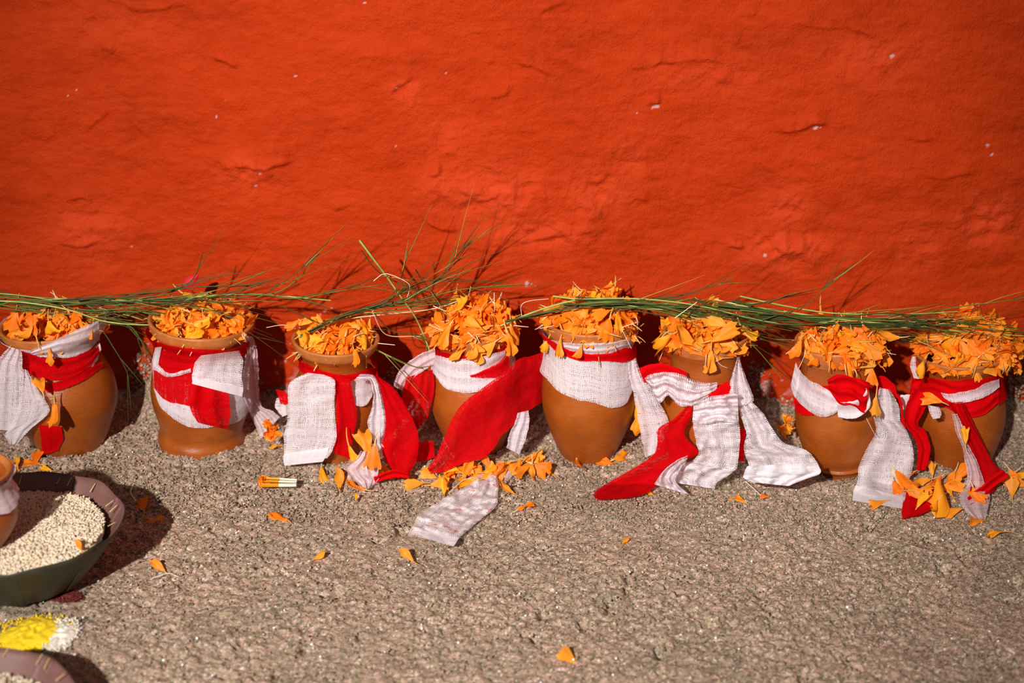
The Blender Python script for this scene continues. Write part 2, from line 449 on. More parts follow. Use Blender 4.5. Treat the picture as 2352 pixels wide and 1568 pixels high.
for pts, a, wd_ in (([(500, 388), (560, 378), (610, 383), (690, 366)], .0040, .022), ([(225, 2), (280, 12), (330, 26), (420, 14), (468, 48)], .0028, .010),
                    ([(490, 135), (520, 142), (552, 156)], .0045, .006), ([(228, 112), (262, 124)], .003, .010),
                    ([(186, 320), (215, 285), (250, 256)], .0022, .008), ([(290, 272), (320, 300), (350, 322)], .0016, .010),
                    ([(150, 460), (190, 455), (225, 478)], .0028, .010), ([(130, 555), (175, 568), (225, 560)], .003, .010),
                    ([(895, 215), (912, 195), (950, 176)], .0035, .006), ([(965, 492), (1000, 518), (1040, 528), (1062, 520)], .0035, .012),
                    ([(985, 400), (1000, 398), (1015, 394)], .003, .012), ([(1090, 468), (1125, 455), (1145, 447)], .0028, .008),
                    ([(1150, 540), (1210, 552), (1260, 545), (1330, 533), (1410, 527)], .0032, .010), ([(1440, 475), (1465, 455), (1490, 462)], .0025, .006),
                    ([(1120, 218), (1160, 216), (1176, 206)], .0025, .010), ([(1228, 36), (1265, 18), (1300, 10)], .003, .008),
                    ([(1176, 140), (1230, 155), (1270, 180)], .0024, .016), ([(1420, 165), (1500, 150), (1600, 140), (1700, 150)], .0030, .030),
                    ([(1800, 45), (1870, 60), (1950, 70), (2060, 100)], .0026, .016), ([(1780, 300), (1840, 295), (1868, 284), (1905, 290)], .0045, .012),
                    ([(1480, 240), (1500, 234), (1520, 236)], .0035, .006), ([(1690, 38), (1745, 36)], .002, .010),
                    ([(1675, 560), (1710, 568)], .003, .006), ([(760, 478), (810, 470)], .0018, .01), ([(1040, 640), (1110, 646)], .0012, .01),
                    ([(2060, 310), (2110, 318), (2160, 312)], .0022, .02), ([(2090, 395), (2160, 402), (2250, 388)], .0022, .02)):
    ledge(pts, a, wd_)
chipm = np.zeros_like(X)
for (px, py, r) in ((1504, 244, 9), (1462, 257, 3.2), (1875, 291, 8), (1212, 648, 10), (1228, 655, 5), (912, 197, 4), (838, 4, 5), (600, 395, 4), (589, 425, 4), (680, 172, 2.6),
                    (505, 206, 2.5), (518, 226, 3.2), (237, 81, 3), (350, 90, 2.4), (270, 156, 2), (498, 267, 3.5), (505, 278, 2.5), (700, 261, 2.6), (174, 206, 2), (155, 221, 2),
                    (1025, 165, 2.2), (1787, 437, 3.5), (1755, 583, 6), (1343, 432, 3), (2048, 127, 6), (2265, 330, 6), (2275, 353, 7), (910, 332, 2.6), (300, 570, 3), (922, 546, 2.4),
                    (1665, 655, 2), (2160, 640, 2), (745, 715, 5), (760, 708, 3), (735, 722, 3), (667, 790, 3), (690, 817, 4), (340, 790, 4), (650, 805, 3), (590, 810, 3), (655, 830, 4),
                    (1730, 840, 4), (1740, 880, 4), (1772, 900, 6), (1800, 915, 6), (330, 860, 7), (318, 830, 5), (345, 885, 6), (600, 880, 5), (640, 900, 6), (1795, 870, 4), (2345, 800, 6)):
    cx, cz = wpt(np.array(px), np.array(py)); r = r / 1850
    d = np.hypot((X - cx) * 0.9, (Z - cz) * 1.5) + r * 1.1 * vnoise(X, Z, 0.0032, 9)
    r *= 0.62; cm = np.clip((1.25 - d / r) * 3, 0, 1)
    chipm = np.maximum(chipm, cm * (0.9 if r > .0025 else 0.8))
# speckled paint loss just above the sand
lowz = np.clip(1 - (Z - mound_h(X)) / 0.045, 0, 1)
chipm = np.maximum(chipm, lowz ** 1.5 * np.clip((fbm(X, Z, 0.012, 91, 3) - 0.22) * 6, 0, 1) * 0.7)
yw += 0.0012 * chipm
yw = np.where(Z < -0.03, 0.0, yw)
V = np.stack([X, yw, Z], -1).reshape(-1, 3)
wall = mesh_obj('wall_back', V, grid_faces(len(zs), len(xs)), M_WALL)
wall['kind'] = 'structure'; wall['label'] = 'rough plastered wall painted orange red behind the row of pots'
for nm, arr in (('patch', rough_mask), ('chip', chipm)):
    a = wall.data.attributes.new(nm, 'FLOAT', 'POINT'); a.data.foreach_set('value', arr.ravel().astype(np.float32))

# ------------------------------------------------------------------ floor
xs = nonuni(-0.70, 0.70, 0.0018, -3.0, 3.0)
ys = nonuni(-0.64, 0.012, 0.0018, -2.6, 0.03)
X, Y = np.meshgrid(xs, ys)
hz = ground_h(X, Y)
l1 = fbm(X, Y, 0.017, 101, 3); l2 = fbm(X, Y, 0.0052, 103, 2); l3 = vnoise(X * .8 + Y * .6, Y * .8 - X * .6, 0.0036, 105)
loc_a = 0.65 + 1.1 * np.clip(fbm(X, Y, 0.12, 109, 2) + .4, 0, 1)
hz = hz + 0.0026 * l1 + loc_a * (0.0030 * l2 + 0.0027 * l3)
pit = np.clip(fbm(X, Y, 0.024, 107, 3) - 0.34, 0, 1)
hz -= 0.035 * pit
V = np.stack([X, Y, hz], -1).reshape(-1, 3)
floor = mesh_obj('floor', V, grid_faces(len(ys), len(xs)), M_SAND)
floor['kind'] = 'structure'; floor['label'] = 'coarse damp brown sand banked against the wall'

# loose sand crumbs and glints
def blob_template(k):
    r = np.random.default_rng(k)
    v = np.array([(0, 0, 1), (1, 0, 0), (0, 1, 0), (-1, 0, 0), (0, -1, 0), (0, 0, -1)], float) * (0.7 + 0.6 * r.random((6, 1)))
    f = np.array([(0, 1, 2), (0, 2, 3), (0, 3, 4), (0, 4, 1), (5, 2, 1), (5, 3, 2), (5, 4, 3), (5, 1, 4)])
    return v, f
acc = Acc()
tm = [blob_template(k) for k in range(12)]
for i in range(15000):
    if i < 9500:
        x = RNG.uniform(-0.68, 0.68); y = -RNG.random() ** 0.8 * 0.30
    else:
        x = RNG.uniform(-0.62, 0.62); y = RNG.uniform(-0.60, -0.05)
    s = RNG.uniform(0.0008, 0.0021)
    v, f = tm[i % 12]
    R = rotm(*RNG.uniform(0, 6.28, 3))
    z = float(ground_h(x, y))
    acc.add((v * s) @ R.T + (x, y, z + RNG.uniform(0.0004, 0.0022)), f)
o = acc.build('sand_crumbs', M_SAND, smooth=False)
tag(o, 'loose crumbs of damp sand strewn over the ground', 'sand', kind='stuff')
acc = Acc()
for (px, py, wx_, hy_, n_) in ((328, 880, 22, 75, 300), (1745, 885, 20, 45, 220), (1802, 935, 26, 34, 260), (1500, 880, 30, 30, 150), (618, 930, 22, 40, 200), (2338, 900, 22, 90, 320), (1735, 840, 14, 14, 40), (640, 905, 10, 22, 60), (905, 880, 18, 40, 120)):
    for i in range(n_):
        a_ = RNG.uniform(-1, 1); b_ = RNG.uniform(-1, 1) + .35 * abs(a_)
        if b_ > 1.1: continue
        P_ = at_Y(np.array(px + wx_ * a_ * (1.2 - .2 * b_) + 12 * float(vnoise(np.array(px + a_), np.array(b_ * 1.0), .4, 15))), np.array(py + hy_ * b_), 0.0)
        v, f = tm[i % 12]; R = rotm(*RNG.uniform(0, 6.28, 3)); s_ = RNG.uniform(0.0010, 0.0030)
        acc.add((v * s_) @ R.T + (P_[0], -0.0015 - .003 * RNG.random(), P_[2]), f)
o = acc.build('sand_crust', M_SAND, smooth=False)
tag(o, 'crust of sand clinging to the foot of the red wall', 'sand', kind='stuff')
acc = Acc()
for i in range(280):
    x = RNG.uniform(-0.64, 0.64); y = RNG.uniform(-0.60, -0.04); s = RNG.uniform(0.0004, 0.0010) * (1.3 if RNG.random() < .12 else 1)
    v = np.array([(-1, -1, 0), (1, -1, 0), (1, 1, 0), (-1, 1, 0)], float) * s
    n = Vector((RNG.uniform(-.7, .3), RNG.uniform(-1, -.2), RNG.uniform(.4, 1.2))).to_track_quat('Z', 'Y').to_matrix()
    acc.add(v @ np.array(n).T + (x, y, float(ground_h(x, y)) + 0.0028), np.array([(0, 1, 2), (0, 2, 3)]))
o = acc.build('mica_flecks', M_MICA, smooth=False)
tag(o, 'tiny bright mica flecks glinting in the sand', 'mica', kind='stuff')

# ------------------------------------------------------------------ pots
class Pot: pass
POTS = []
def make_pot(base_px, rim_px, prof, label, rim_r=None, sink=0.004, lip=8.0, z0=0.0):
    p = Pot()
    b3 = at_Z(np.array(base_px[0]), np.array(base_px[1]), z0)
    r3 = at_Y(np.array(rim_px[0]), np.array(rim_px[1]), b3[1])
    p.base = b3; ax = r3 - b3; p.h = np.linalg.norm(ax); p.ax = ax / p.h; p.rimc = r3
    zc = (b3 - CAMn) @ Fn
    s = zc / FPX; p.s = s
    pr = np.array(prof, float)
    tt = np.linspace(0, 1, 60)
    q = crom(pr, 90)
    p.ts = q[:, 0] * p.h; p.rs = q[:, 1] * s
    o_ = np.argsort(p.ts); p.ts = p.ts[o_]; p.rs = p.rs[o_]
    p.rim_r = p.rs[-1]
    # outer profile, rounded lip, inner wall and inner floor
    lp = lip * s
    outer = [(r, t) for r, t in zip(p.rs, p.ts)]
    rr, hh = outer[-1]
    lipc = [(rr + lp * .35 * math.sin(a) - lp * .35, hh + lp * .42 * (1 - math.cos(a))) for a in np.linspace(PI / 2 - .2, PI, 4)]
    lipc = [(rr - lp * .15, hh + lp * .30), (rr - lp * .5, hh + lp * .42), (rr - lp * .95, hh + lp * .25), (rr - lp * 1.25, hh - lp * .2)]
    inner = [(max(r - lp * 1.25, .003), t) for r, t in zip(p.rs[::-4][1:], p.ts[::-4][1:]) if t > 0.25 * p.h]
    foot = [(0.0005, -sink), (p.rs[0] * .96, -sink)]
    full = foot + outer + lipc + inner + [(0.0005, 0.24 * p.h)]
    nseg = 72
    th = np.linspace(0, 2 * PI, nseg, endpoint=False)
    full = np.array(full)
    wob = 1 + 0.006 * np.sin(2 * th + base_px[0]) + 0.004 * np.sin(3 * th + 1)
    V = np.stack([full[:, 0:1] * np.cos(th) * wob, full[:, 0:1] * np.sin(th) * wob, np.repeat(full[:, 1:2], nseg, 1)], -1).reshape(-1, 3)
    F = grid_faces(len(full), nseg, True)
    q = Vector(p.ax).to_track_quat('Z', 'Y')
    q = Vector((0, 0, 1)).rotation_difference(Vector(p.ax))
    root = empty('clay_pot', tuple(b3)); root.rotation_mode = 'QUATERNION'; root.rotation_quaternion = q
    tag(root, label, 'pot', 'clay pots in the row')
    rows = np.repeat(np.arange(len(full) - 1), nseg)
    nb = len(foot) + len(outer)
    lo = nb - 13
    body = F[(rows < lo)]; rim = F[(rows >= lo) & (rows < nb + 5)]; inn = F[rows >= nb + 5]
    def sub(name, ff, mt):
        ids, inv = np.unique(ff, return_inverse=True)
        return mesh_obj(name, V[ids], inv.reshape(ff.shape)[:, ::1], mt, root)
    sub('body', body, M_CLAY); sub('rim', rim, M_CLAYRIM); sub('inner_wall', inn, M_CLAY)
    p.root = root; p.q = np.array(q.to_matrix())
    POTS.append(p)
    return p

P1 = make_pot((166, 1016), (116, 742), [(0, 74), (.08, 86), (.3, 113), (.42, 118), (.55, 113), (.7, 96), (.8, 87), (.88, 91), (.94, 106), (1, 111)],
              'tilted clay pot at the left edge with a red and white neck wrap')
P2 = make_pot((463, 1012), (463, 733), [(0, 99), (.06, 98), (.12, 93), (.2, 99), (.35, 111), (.45, 113), (.6, 108), (.72, 98), (.8, 94), (.87, 99), (.94, 113), (1, 117)],
              'wide clay pot with a flared foot between tilted pot and gauze-fronted pot')
P3 = make_pot((771, 1036), (771, 777), [(0, 66), (.1, 76), (.3, 96), (.45, 102), (.6, 95), (.72, 80), (.8, 73), (.87, 78), (.94, 92), (1, 98)],
              'clay pot with a thick bare rim above a hanging white gauze panel')
P4 = make_pot((1092, 1032), (1088, 752), [(0, 58), (.1, 70), (.3, 93), (.45, 101), (.6, 97), (.72, 84), (.8, 77), (.87, 76), (.94, 82), (1, 87)],
              'clay pot half covered by a wide red sash falling diagonally')
P5 = make_pot((1349, 1040), (1355, 730), [(0, 60), (.1, 76), (.3, 100), (.45, 107), (.6, 103), (.72, 95), (.8, 91), (.87, 93), (.94, 101), (1, 104)],
              'egg-shaped clay pot with a clean white gauze collar and bare belly')
P6 = make_pot((1614, 1056), (1622, 762), [(0, 62), (.1, 76), (.3, 97), (.42, 100), (.54, 94), (.64, 82), (.74, 77), (.84, 79), (.93, 90), (1, 97)],
              'clay pot with a tall neck behind a big knotted white gauze bow')
P7 = make_pot((1931, 1078), (1921, 779), [(0, 58), (.05, 63), (.085, 73), (.11, 70), (.2, 84), (.35, 95), (.48, 97), (.6, 92), (.7, 83), (.78, 78), (.86, 79), (.94, 87), (1, 91)],
              'clay pot with a ridge above its foot and a red and white knot')
P8 = make_pot((2203, 1060), (2208, 802), [(0, 66), (.1, 76), (.3, 93), (.45, 98), (.6, 93), (.72, 84), (.8, 80), (.87, 84), (.94, 96), (1, 103)],
              'clay pot at the right end under the tallest petal heap')

def pot_field(p, P, off):
    q = P - p.base
    h = q @ p.ax
    rad = np.linalg.norm(q - h[..., None] * p.ax, axis=-1)
    r = np.interp(h, p.ts, p.rs)
    f = rad - r - off
    return np.where((h < -0.01) | (h > p.h + 0.004 + off), np.maximum(f, 0.01), f)

# ------------------------------------------------------------------ cloth
def drape(pix, Yf, pots, off, rgd=0.0025, smooth=3):
    d = ray(pix[..., 0], pix[..., 1])
    tf = (Yf - CAMn[1]) / d[..., 1]
    T = np.linspace(1.45, 2.15, 240)
    th = np.full(tf.shape, 9.0)
    prev = None
    for k, t in enumerate(T):
        P = CAMn + t * d
        f = P[..., 2] - ground_h(P[..., 0], P[..., 1]) - rgd - off * 0.6
        for p in pots: f = np.minimum(f, pot_field(p, P, off))
        if prev is not None:
            hit = (f < 0) & (th > 8)
            fr = np.clip(prev / np.maximum(prev - f, 1e-9), 0, 1)
            th = np.where(hit, T[k - 1] + fr * (T[1] - T[0]), th)
        prev = f
    t = np.minimum(tf, th)
    for _ in range(smooth):
        q = np.pad(t, 1, mode='edge')
        av = (q[:-2, 1:-1] + q[2:, 1:-1] + q[1:-1, :-2] + q[1:-1, 2:]) / 4
        t = np.minimum(0.5 * t + 0.5 * av, th)
    return d, t

_seed = [200]
def strip(st, mt, parent, name='tail', Y=None, pots=(), off=0.002, nu=22, nv=None, wr=0.0016, folds=0, fa=0.002, rag=1.0, smooth=4, wscale=0.012, back=None, curl=0.0):
    """cloth strip; stations (left x, left y, right x, right y[, world Y]) in photo pixels, laid on the pots and ground behind it"""
    _seed[0] += 7; sd = _seed[0]
    a = np.array([list(s[:4]) for s in st], float)
    Ys = np.array([s[4] if len(s) > 4 else Y for s in st], float)
    ln = np.hypot(*np.diff((a[:, :2] + a[:, 2:]) / 2, axis=0).T).sum()
    if nv is None: nv = int(max(14, min(90, ln / 3.2)))
    c = crom(np.hstack([a, Ys[:, None]]), nv)
    u = np.linspace(0, 1, nu)
    Lp = c[:, None, 0:2]; Rp = c[:, None, 2:4]
    pix = Lp * (1 - u[None, :, None]) + Rp * u[None, :, None]
    vv = np.linspace(0, ln, nv)
    ax_ = Rp - Lp; axn = ax_ / np.maximum(np.linalg.norm(ax_, axis=-1, keepdims=True), 1)
    nz = rag * 2.2 * np.stack([vnoise(vv, vv * 0, 5.0, sd + 1), vnoise(vv, vv * 0 + 9, 5.0, sd + 2)], 1)
    low = rag * 4.0 * np.stack([vnoise(vv, vv * 0, 30.0, sd + 3), vnoise(vv, vv * 0 + 9, 30.0, sd + 4)], 1)
    pix = pix + axn * (((nz + low)[:, 0:1] * (1 - u)) + ((nz + low)[:, 1:2] * u))[..., None]
    Yf = np.repeat(c[:, 4:5], nu, 1)
    d, t = drape(pix, Yf, pots, off, smooth=smooth)
    P0 = CAMn + t[..., None] * d
    # arc lengths for the weave
    du = np.linalg.norm(np.diff(P0, axis=1), axis=-1); dv = np.linalg.norm(np.diff(P0, axis=0), axis=-1)
    UU = np.concatenate([np.zeros((nv, 1)), np.cumsum(du, 1)], 1)
    wid = UU[:, -1:].copy()
    UU = UU - wid / 2
    VV = np.concatenate([[0], np.cumsum(dv.mean(1))])[:, None] + np.zeros((1, nu))
    n = fbm(UU * 1.0, VV * 0.8, wscale, sd + 5, 3)
    disp = wr * (n + 0.6) if wr < .008 else wr * 1.1 * np.clip(1 - 2.4 * np.abs(n), 0, 1) ** 1.6 + .004 * (vnoise(UU, VV, .007, sd + 9) + .5)
    if folds:
        ph = 2 * PI * folds * u[None, :] + 3.0 * vnoise(VV, VV * 0, 0.05, sd + 6) + 0.8 * np.sin(VV * 60)
        disp = disp + fa * (0.5 + 0.5 * np.sin(ph)) ** 1.5
    if curl: disp = disp + curl * (np.abs(u[None, :] - .5) * 2) ** 3
    t = t - np.maximum(disp, 0)
    P = CAMn + t[..., None] * d
    edge = np.minimum(np.minimum(u[None, :], 1 - u[None, :]) * wid, 1)
    verts = P.reshape(-1, 3); faces = grid_faces(nv, nu)
    uvw = np.stack([UU + 0.37 * (sd % 5), VV], -1).reshape(-1, 2)
    uve = np.stack([edge, VV], -1).reshape(-1, 2)
    if back is not None:
        # carry a neck band round the back of its pot
        pot = back
        e0 = P[0]; e1 = P[-1]
        nb = 26; m_ = np.linspace(0, 1, nb)[:, None]
        def loc(E):
            q = E - pot.base; h = q @ pot.ax; w_ = q - h[:, None] * pot.ax
            return h, np.arctan2(w_[:, 1], w_[:, 0]), np.linalg.norm(w_, axis=1)
        h0, a0, r0 = loc(e1); h1, a1, r1 = loc(e0)
        a0 = np.where(a0 < -PI / 2, a0 + 2 * PI, a0); a1 = np.where(a1 < 0, a1 + 2 * PI, a1)
        k = m_ * m_ * (3 - 2 * m_)
        hh = h0 * (1 - k) + h1 * k; aa = a0 * (1 - m_) + a1 * m_
        rr = np.interp(hh, pot.ts, pot.rs) + off + 0.0012 * (1 + vnoise(aa * .03, hh, .01, sd))
        rr = np.maximum(rr, 0)
        rr[0] = r0; rr[-1] = r1
        # build perpendicular frame in world: axis nearly vertical
        B = pot.base + hh[..., None] * pot.ax + rr[..., None] * np.stack([np.cos(aa), np.sin(aa), 0 * aa], -1)
        faces = np.vstack([faces, grid_faces(nb, nu, base=len(verts))])
        verts = np.vstack([verts, B.reshape(-1, 3)])
        vb = VV[-1, 0] + np.repeat(m_, nu, 1) * 0.2
        uvw = np.vstack([uvw, np.stack([np.repeat(UU[-1:], nb, 0), vb], -1).reshape(-1, 2)])
        uve = np.vstack([uve, np.stack([np.repeat(edge[-1:], nb, 0), vb], -1).reshape(-1, 2)])
    if parent is not None: verts = verts - np.array(parent.location)
    return mesh_obj(name, verts, faces, mt, parent, uv={'weave': uvw, 'edge': uve})

def cloth(name, pot, label, group=None):
    b = pot.base
    e = empty(name, (b[0], b[1] - 0.07, 0.003))
    return tag(e, label, 'cloth', group)
GW = 'white gauze cloths tied on the pots'; GR = 'red cloths tied on the pots'

# ---- pot 1
p = P1; Yp = p.base[1]
g = cloth('gauze_cloth', p, 'white gauze collar and tail on the tilted pot at the left edge', GW)
strip([(70, 806, 78, 818), (112, 788, 118, 822), (160, 765, 162, 820), (200, 748, 206, 803), (226, 738, 229, 778)], M_GAUZE2, g, 'neck_band', Yp, [p], .0035, folds=3, fa=.002, back=p)
strip([(229, 786, 232, 800), (214, 800, 223, 826), (197, 835, 200, 853)], M_GAUZE2, g, 'fold', Yp, [p], .003)
strip([(22, 795, 50, 806), (-8, 835, 52, 838), (-26, 890, 54, 892), (-34, 945, 62, 955), (-36, 985, 58, 990)], M_GAUZE, g, 'tail', Yp - .068, [p], .003, folds=3, fa=.004)
strip([(52, 846, 62, 850), (50, 880, 84, 886), (44, 930, 106, 925), (22, 980, 113, 948), (12, 1000, 70, 985), (22, 1022, 40, 1018)], M_GAUZE, g, 'tail', Yp - .074, [p], .004, folds=2, fa=.003)
g = cloth('red_cloth', p, 'red cloth band on the tilted pot at the left edge', GR)
strip([(46, 806, 56, 850), (75, 816, 80, 866), (105, 822, 108, 873), (155, 822, 155, 868), (195, 808, 200, 848), (225, 794, 227, 812)], M_RED, g, 'neck_band', Yp, [p], .0045, folds=2, fa=.002, back=p)
strip([(92, 886, 110, 902), (138, 873, 148, 892), (190, 850, 194, 870), (234, 832, 236, 843)], M_RED, g, 'strand', Yp, [p], .002, folds=1)
strip([(88, 975, 140, 980), (94, 1010, 144, 1010), (100, 1044, 134, 1034)], M_REDD, g, 'tail', Yp, [p], .002, folds=1, fa=.002)

# ---- pot 2
p = P2; Yp = p.base[1]
g = cloth('gauze_cloth', p, 'white gauze wrap with a square hemmed flap on the wide pot', GW)
strip([(350, 838, 353, 893), (368, 855, 369, 935), (393, 870, 393, 958), (424, 880, 424, 976), (460, 885, 457, 982), (490, 880, 490, 981), (524, 870, 524, 976), (552, 850, 551, 964), (577, 830, 577, 940)],
      M_GAUZE2, g, 'belly_wrap', Yp, [p], .002, wr=.0010)
strip([(355, 798, 372, 796), (350, 835, 366, 828), (362, 852, 368, 842), (390, 866, 390, 858), (440, 855, 438, 847)], M_GAUZE2, g, 'fold', Yp - .01, [p], .007, folds=1)
strip([(462, 816, 548, 805), (448, 832, 560, 828), (444, 850, 557, 858), (440, 868, 558, 888)], M_GAUZE, g, 'flap', Yp, [p], .0150, wr=.003, folds=1, fa=.003)
strip([(441, 864, 559, 889), (441, 872, 558, 899), (441, 881, 556, 911)], M_HEM, g, 'hem', Yp, [p], .0185, nv=8, wr=.001, folds=0)
strip([(560, 772, 582, 772), (566, 800, 592, 803), (560, 850, 594, 850), (556, 900, 594, 905), (570, 940, 605, 935), (588, 980, 628, 945), (598, 1008, 642, 958)], M_GAUZEP, g, 'tail', Yp + .012, [p], .003, folds=3, fa=.006)
g = cloth('red_cloth', p, 'red cloth wrapped twice round the wide pot with a short tail', GR)
strip([(356, 783, 360, 840), (385, 793, 385, 862), (420, 798, 425, 861), (460, 802, 460, 852), (500, 803, 500, 845), (540, 800, 540, 832), (566, 788, 568, 812)], M_RED, g, 'neck_band', Yp, [p], .0045, folds=3, fa=.002, back=p)
strip([(352, 848, 352, 890), (375, 858, 375, 915), (405, 862, 405, 926), (440, 860, 440, 931), (480, 855, 480, 935)], M_REDS, g, 'belly_wrap', Yp, [p], .004, wr=.001)
strip([(449, 876, 526, 888), (441, 906, 528, 912), (438, 935, 528, 935), (446, 955, 528, 958), (456, 971, 521, 986)], M_RED, g, 'tail', Yp, [p], .0075, wr=.003, folds=2, fa=.006)

# ---- pot 3
p = P3; Yp = p.base[1]
g = cloth('gauze_cloth', p, 'white gauze with a long hemmed front panel hiding the thick-rimmed pot', GW)
strip([(706, 856, 744, 860), (668, 876, 767, 873), (662, 907, 769, 903), (661, 935, 770, 932), (660, 965, 771, 965), (653, 1003, 771, 1007), (652, 1035, 764, 1035), (652, 1060, 752, 1052)], M_GAUZE, g, 'tail', Yp - .062, [p], .006, folds=1, fa=.004, wr=.003)
strip([(652, 1042, 756, 1028), (652, 1056, 752, 1044), (654, 1069, 742, 1060)], M_HEM, g, 'hem', Yp - .066, [p], .008, nv=8, wr=.002)
strip([(634, 915, 662, 905), (632, 935, 662, 935), (648, 958, 664, 950)], M_GAUZE2, g, 'fold', Yp - .02, [p], .006, folds=1)
strip([(782, 874, 788, 890), (812, 872, 812, 926), (838, 868, 838, 931), (860, 868, 855, 910)], M_GAUZE2, g, 'fold', Yp, [p], .006, folds=2)
strip([(812, 874, 828, 858), (846, 870, 858, 861), (853, 886, 871, 877), (856, 910, 877, 903), (852, 940, 884, 935), (844, 965, 887, 955), (846, 990, 887, 990), (855, 1012, 880, 1015), (866, 1030, 891, 1030), (868, 1052, 889, 1045)], M_GAUZE2, g, 'tail', Yp - .062, [p], .010, folds=1.5, fa=.007)
strip([(828, 1035, 856, 1038), (818, 1055, 862, 1055), (793, 1072, 870, 1075), (803, 1090, 868, 1093), (818, 1106, 870, 1100), (835, 1126, 852, 1120)], M_GAUZEP, g, 'tail', Yp - .085, [p], .005, folds=3, fa=.007, wr=.005)
g = cloth('red_cloth', p, 'red cloth hanging in a wide curved swag from the thick-rimmed pot', GR)
strip([(696, 832, 700, 858), (740, 850, 742, 882), (790, 860, 795, 884), (830, 853, 835, 888), (866, 838, 868, 866)], M_RED, g, 'neck_band', Yp, [p], .0035, folds=2, back=p)
strip([(634, 893, 660, 900), (640, 912, 664, 918), (645, 928, 664, 928)], M_RED, g, 'fold', Yp - .03, [p], .004, folds=1)
strip([(746, 860, 806, 870), (769, 900, 810, 903), (771, 957, 819, 953), (768, 1000, 810, 1010), (768, 1040, 806, 1056)], M_RED, g, 'tail', Yp - .055, [p], .004, folds=1.5, fa=.003)
strip([(862, 864, 868, 862), (872, 885, 896, 883), (878, 915, 921, 913), (884, 955, 943, 953), (884, 990, 959, 990), (878, 1020, 963, 1025), (880, 1050, 956, 1062), (900, 1078, 937, 1096)], M_RED, g, 'tail', Yp - .066, [p], .006, folds=1.5, fa=.005, wr=.003)
strip([(858, 1096, 862, 1109), (880, 1087, 884, 1103), (905, 1079, 910, 1097), (938, 1084, 940, 1098)], M_REDD, g, 'rolled_edge', Yp - .09, [p], .008, folds=1, fa=.006)
strip([(945, 1028, 952, 1060), (972, 1012, 978, 1056), (996, 1014, 998, 1048)], M_RED, g, 'tail', Yp - .03, [p], .003, folds=1, fa=.004)

# ---- pot 4
p = P4; Yp = p.base[1]
g = cloth('gauze_cloth', p, 'white gauze band on the red-sashed pot with a hemmed end spread on the sand', GW)
strip([(998, 815, 1001, 866), (1025, 822, 1024, 892), (1060, 823, 1062, 901), (1095, 820, 1092, 900), (1125, 815, 1122, 893), (1160, 804, 1160, 862)], M_GAUZE2, g, 'neck_band', Yp, [p], .005, folds=2.5, fa=.0025, back=p)
strip([(999, 800, 1001, 832), (965, 812, 977, 850), (935, 833, 950, 868), (912, 858, 930, 884), (903, 886, 924, 897)], M_GAUZEP, g, 'tail', Yp - .01, [p], .003, folds=2, fa=.004)
strip([(1188, 948, 1212, 943), (1180, 975, 1215, 970), (1168, 1005, 1206, 1010), (1163, 1028, 1192, 1043)], M_GAUZE2, g, 'tail', Yp - .05, [p], .004, folds=2, fa=.004)
strip([(1130, 1064, 1142, 1066), (1105, 1088, 1143, 1098), (1075, 1110, 1143, 1130), (1040, 1133, 1139, 1160), (1000, 1156, 1112, 1186), (965, 1178, 1088, 1206), (950, 1202, 1064, 1228), (937, 1229, 1044, 1250)], M_GAUZES, g, 'tail', 0.0, [p], .004, folds=2.5, fa=.006, wr=.009, wscale=.020)
strip([(962, 1216, 1056, 1235), (966, 1225, 1050, 1246), (972, 1234, 1043, 1255)], M_HEM, g, 'hem', 0.0, [p], .014, nv=8, wr=.004, folds=1)
strip([(1143, 1066, 1150, 1072), (1146, 1078, 1180, 1080), (1150, 1095, 1172, 1100)], M_GAUZEP, g, 'fold', 0.0, [p], .004, folds=2, fa=.003)
g = cloth('red_cloth', p, 'broad sheer red sash falling diagonally across a pot to the sand', GR)
strip([(998, 802, 998, 830), (1030, 812, 1030, 837), (1080, 818, 1080, 842), (1130, 814, 1130, 842), (1163, 790, 1165, 838)], M_RED, g, 'neck_band', Yp, [p], .0035, folds=1, back=p)
strip([(1078, 862, 1082, 867), (1110, 850, 1114, 868), (1140, 834, 1144, 866), (1168, 806, 1172, 850)], M_RED, g, 'fold', Yp, [p], .0085, folds=1)
strip([(1264, 808, 1250, 917, Yp + .0), (1225, 815, 1234, 932, Yp - .015), (1192, 825, 1206, 949, Yp - .03), (1155, 858, 1180, 974, Yp - .05), (1110, 890, 1156, 997, Yp - .062), (1065, 925, 1136, 1026, Yp - .07), (1038, 960, 1110, 1050, Yp - .076), (1022, 1005, 1060, 1066, Yp - .08), (1000, 1050, 1020, 1081, Yp - .085), (982, 1076, 990, 1089, Yp - .09)],
      M_REDS, g, 'sash', None, [p], .009, wr=.003, folds=1.2, fa=.005, nu=30)
strip([(935, 866, 994, 848), (926, 900, 996, 900), (924, 940, 986, 945), (940, 965, 976, 968), (954, 985, 962, 986)], M_REDS, g, 'tail', Yp - .012, [p, P3], .004, folds=2.5, fa=.006)

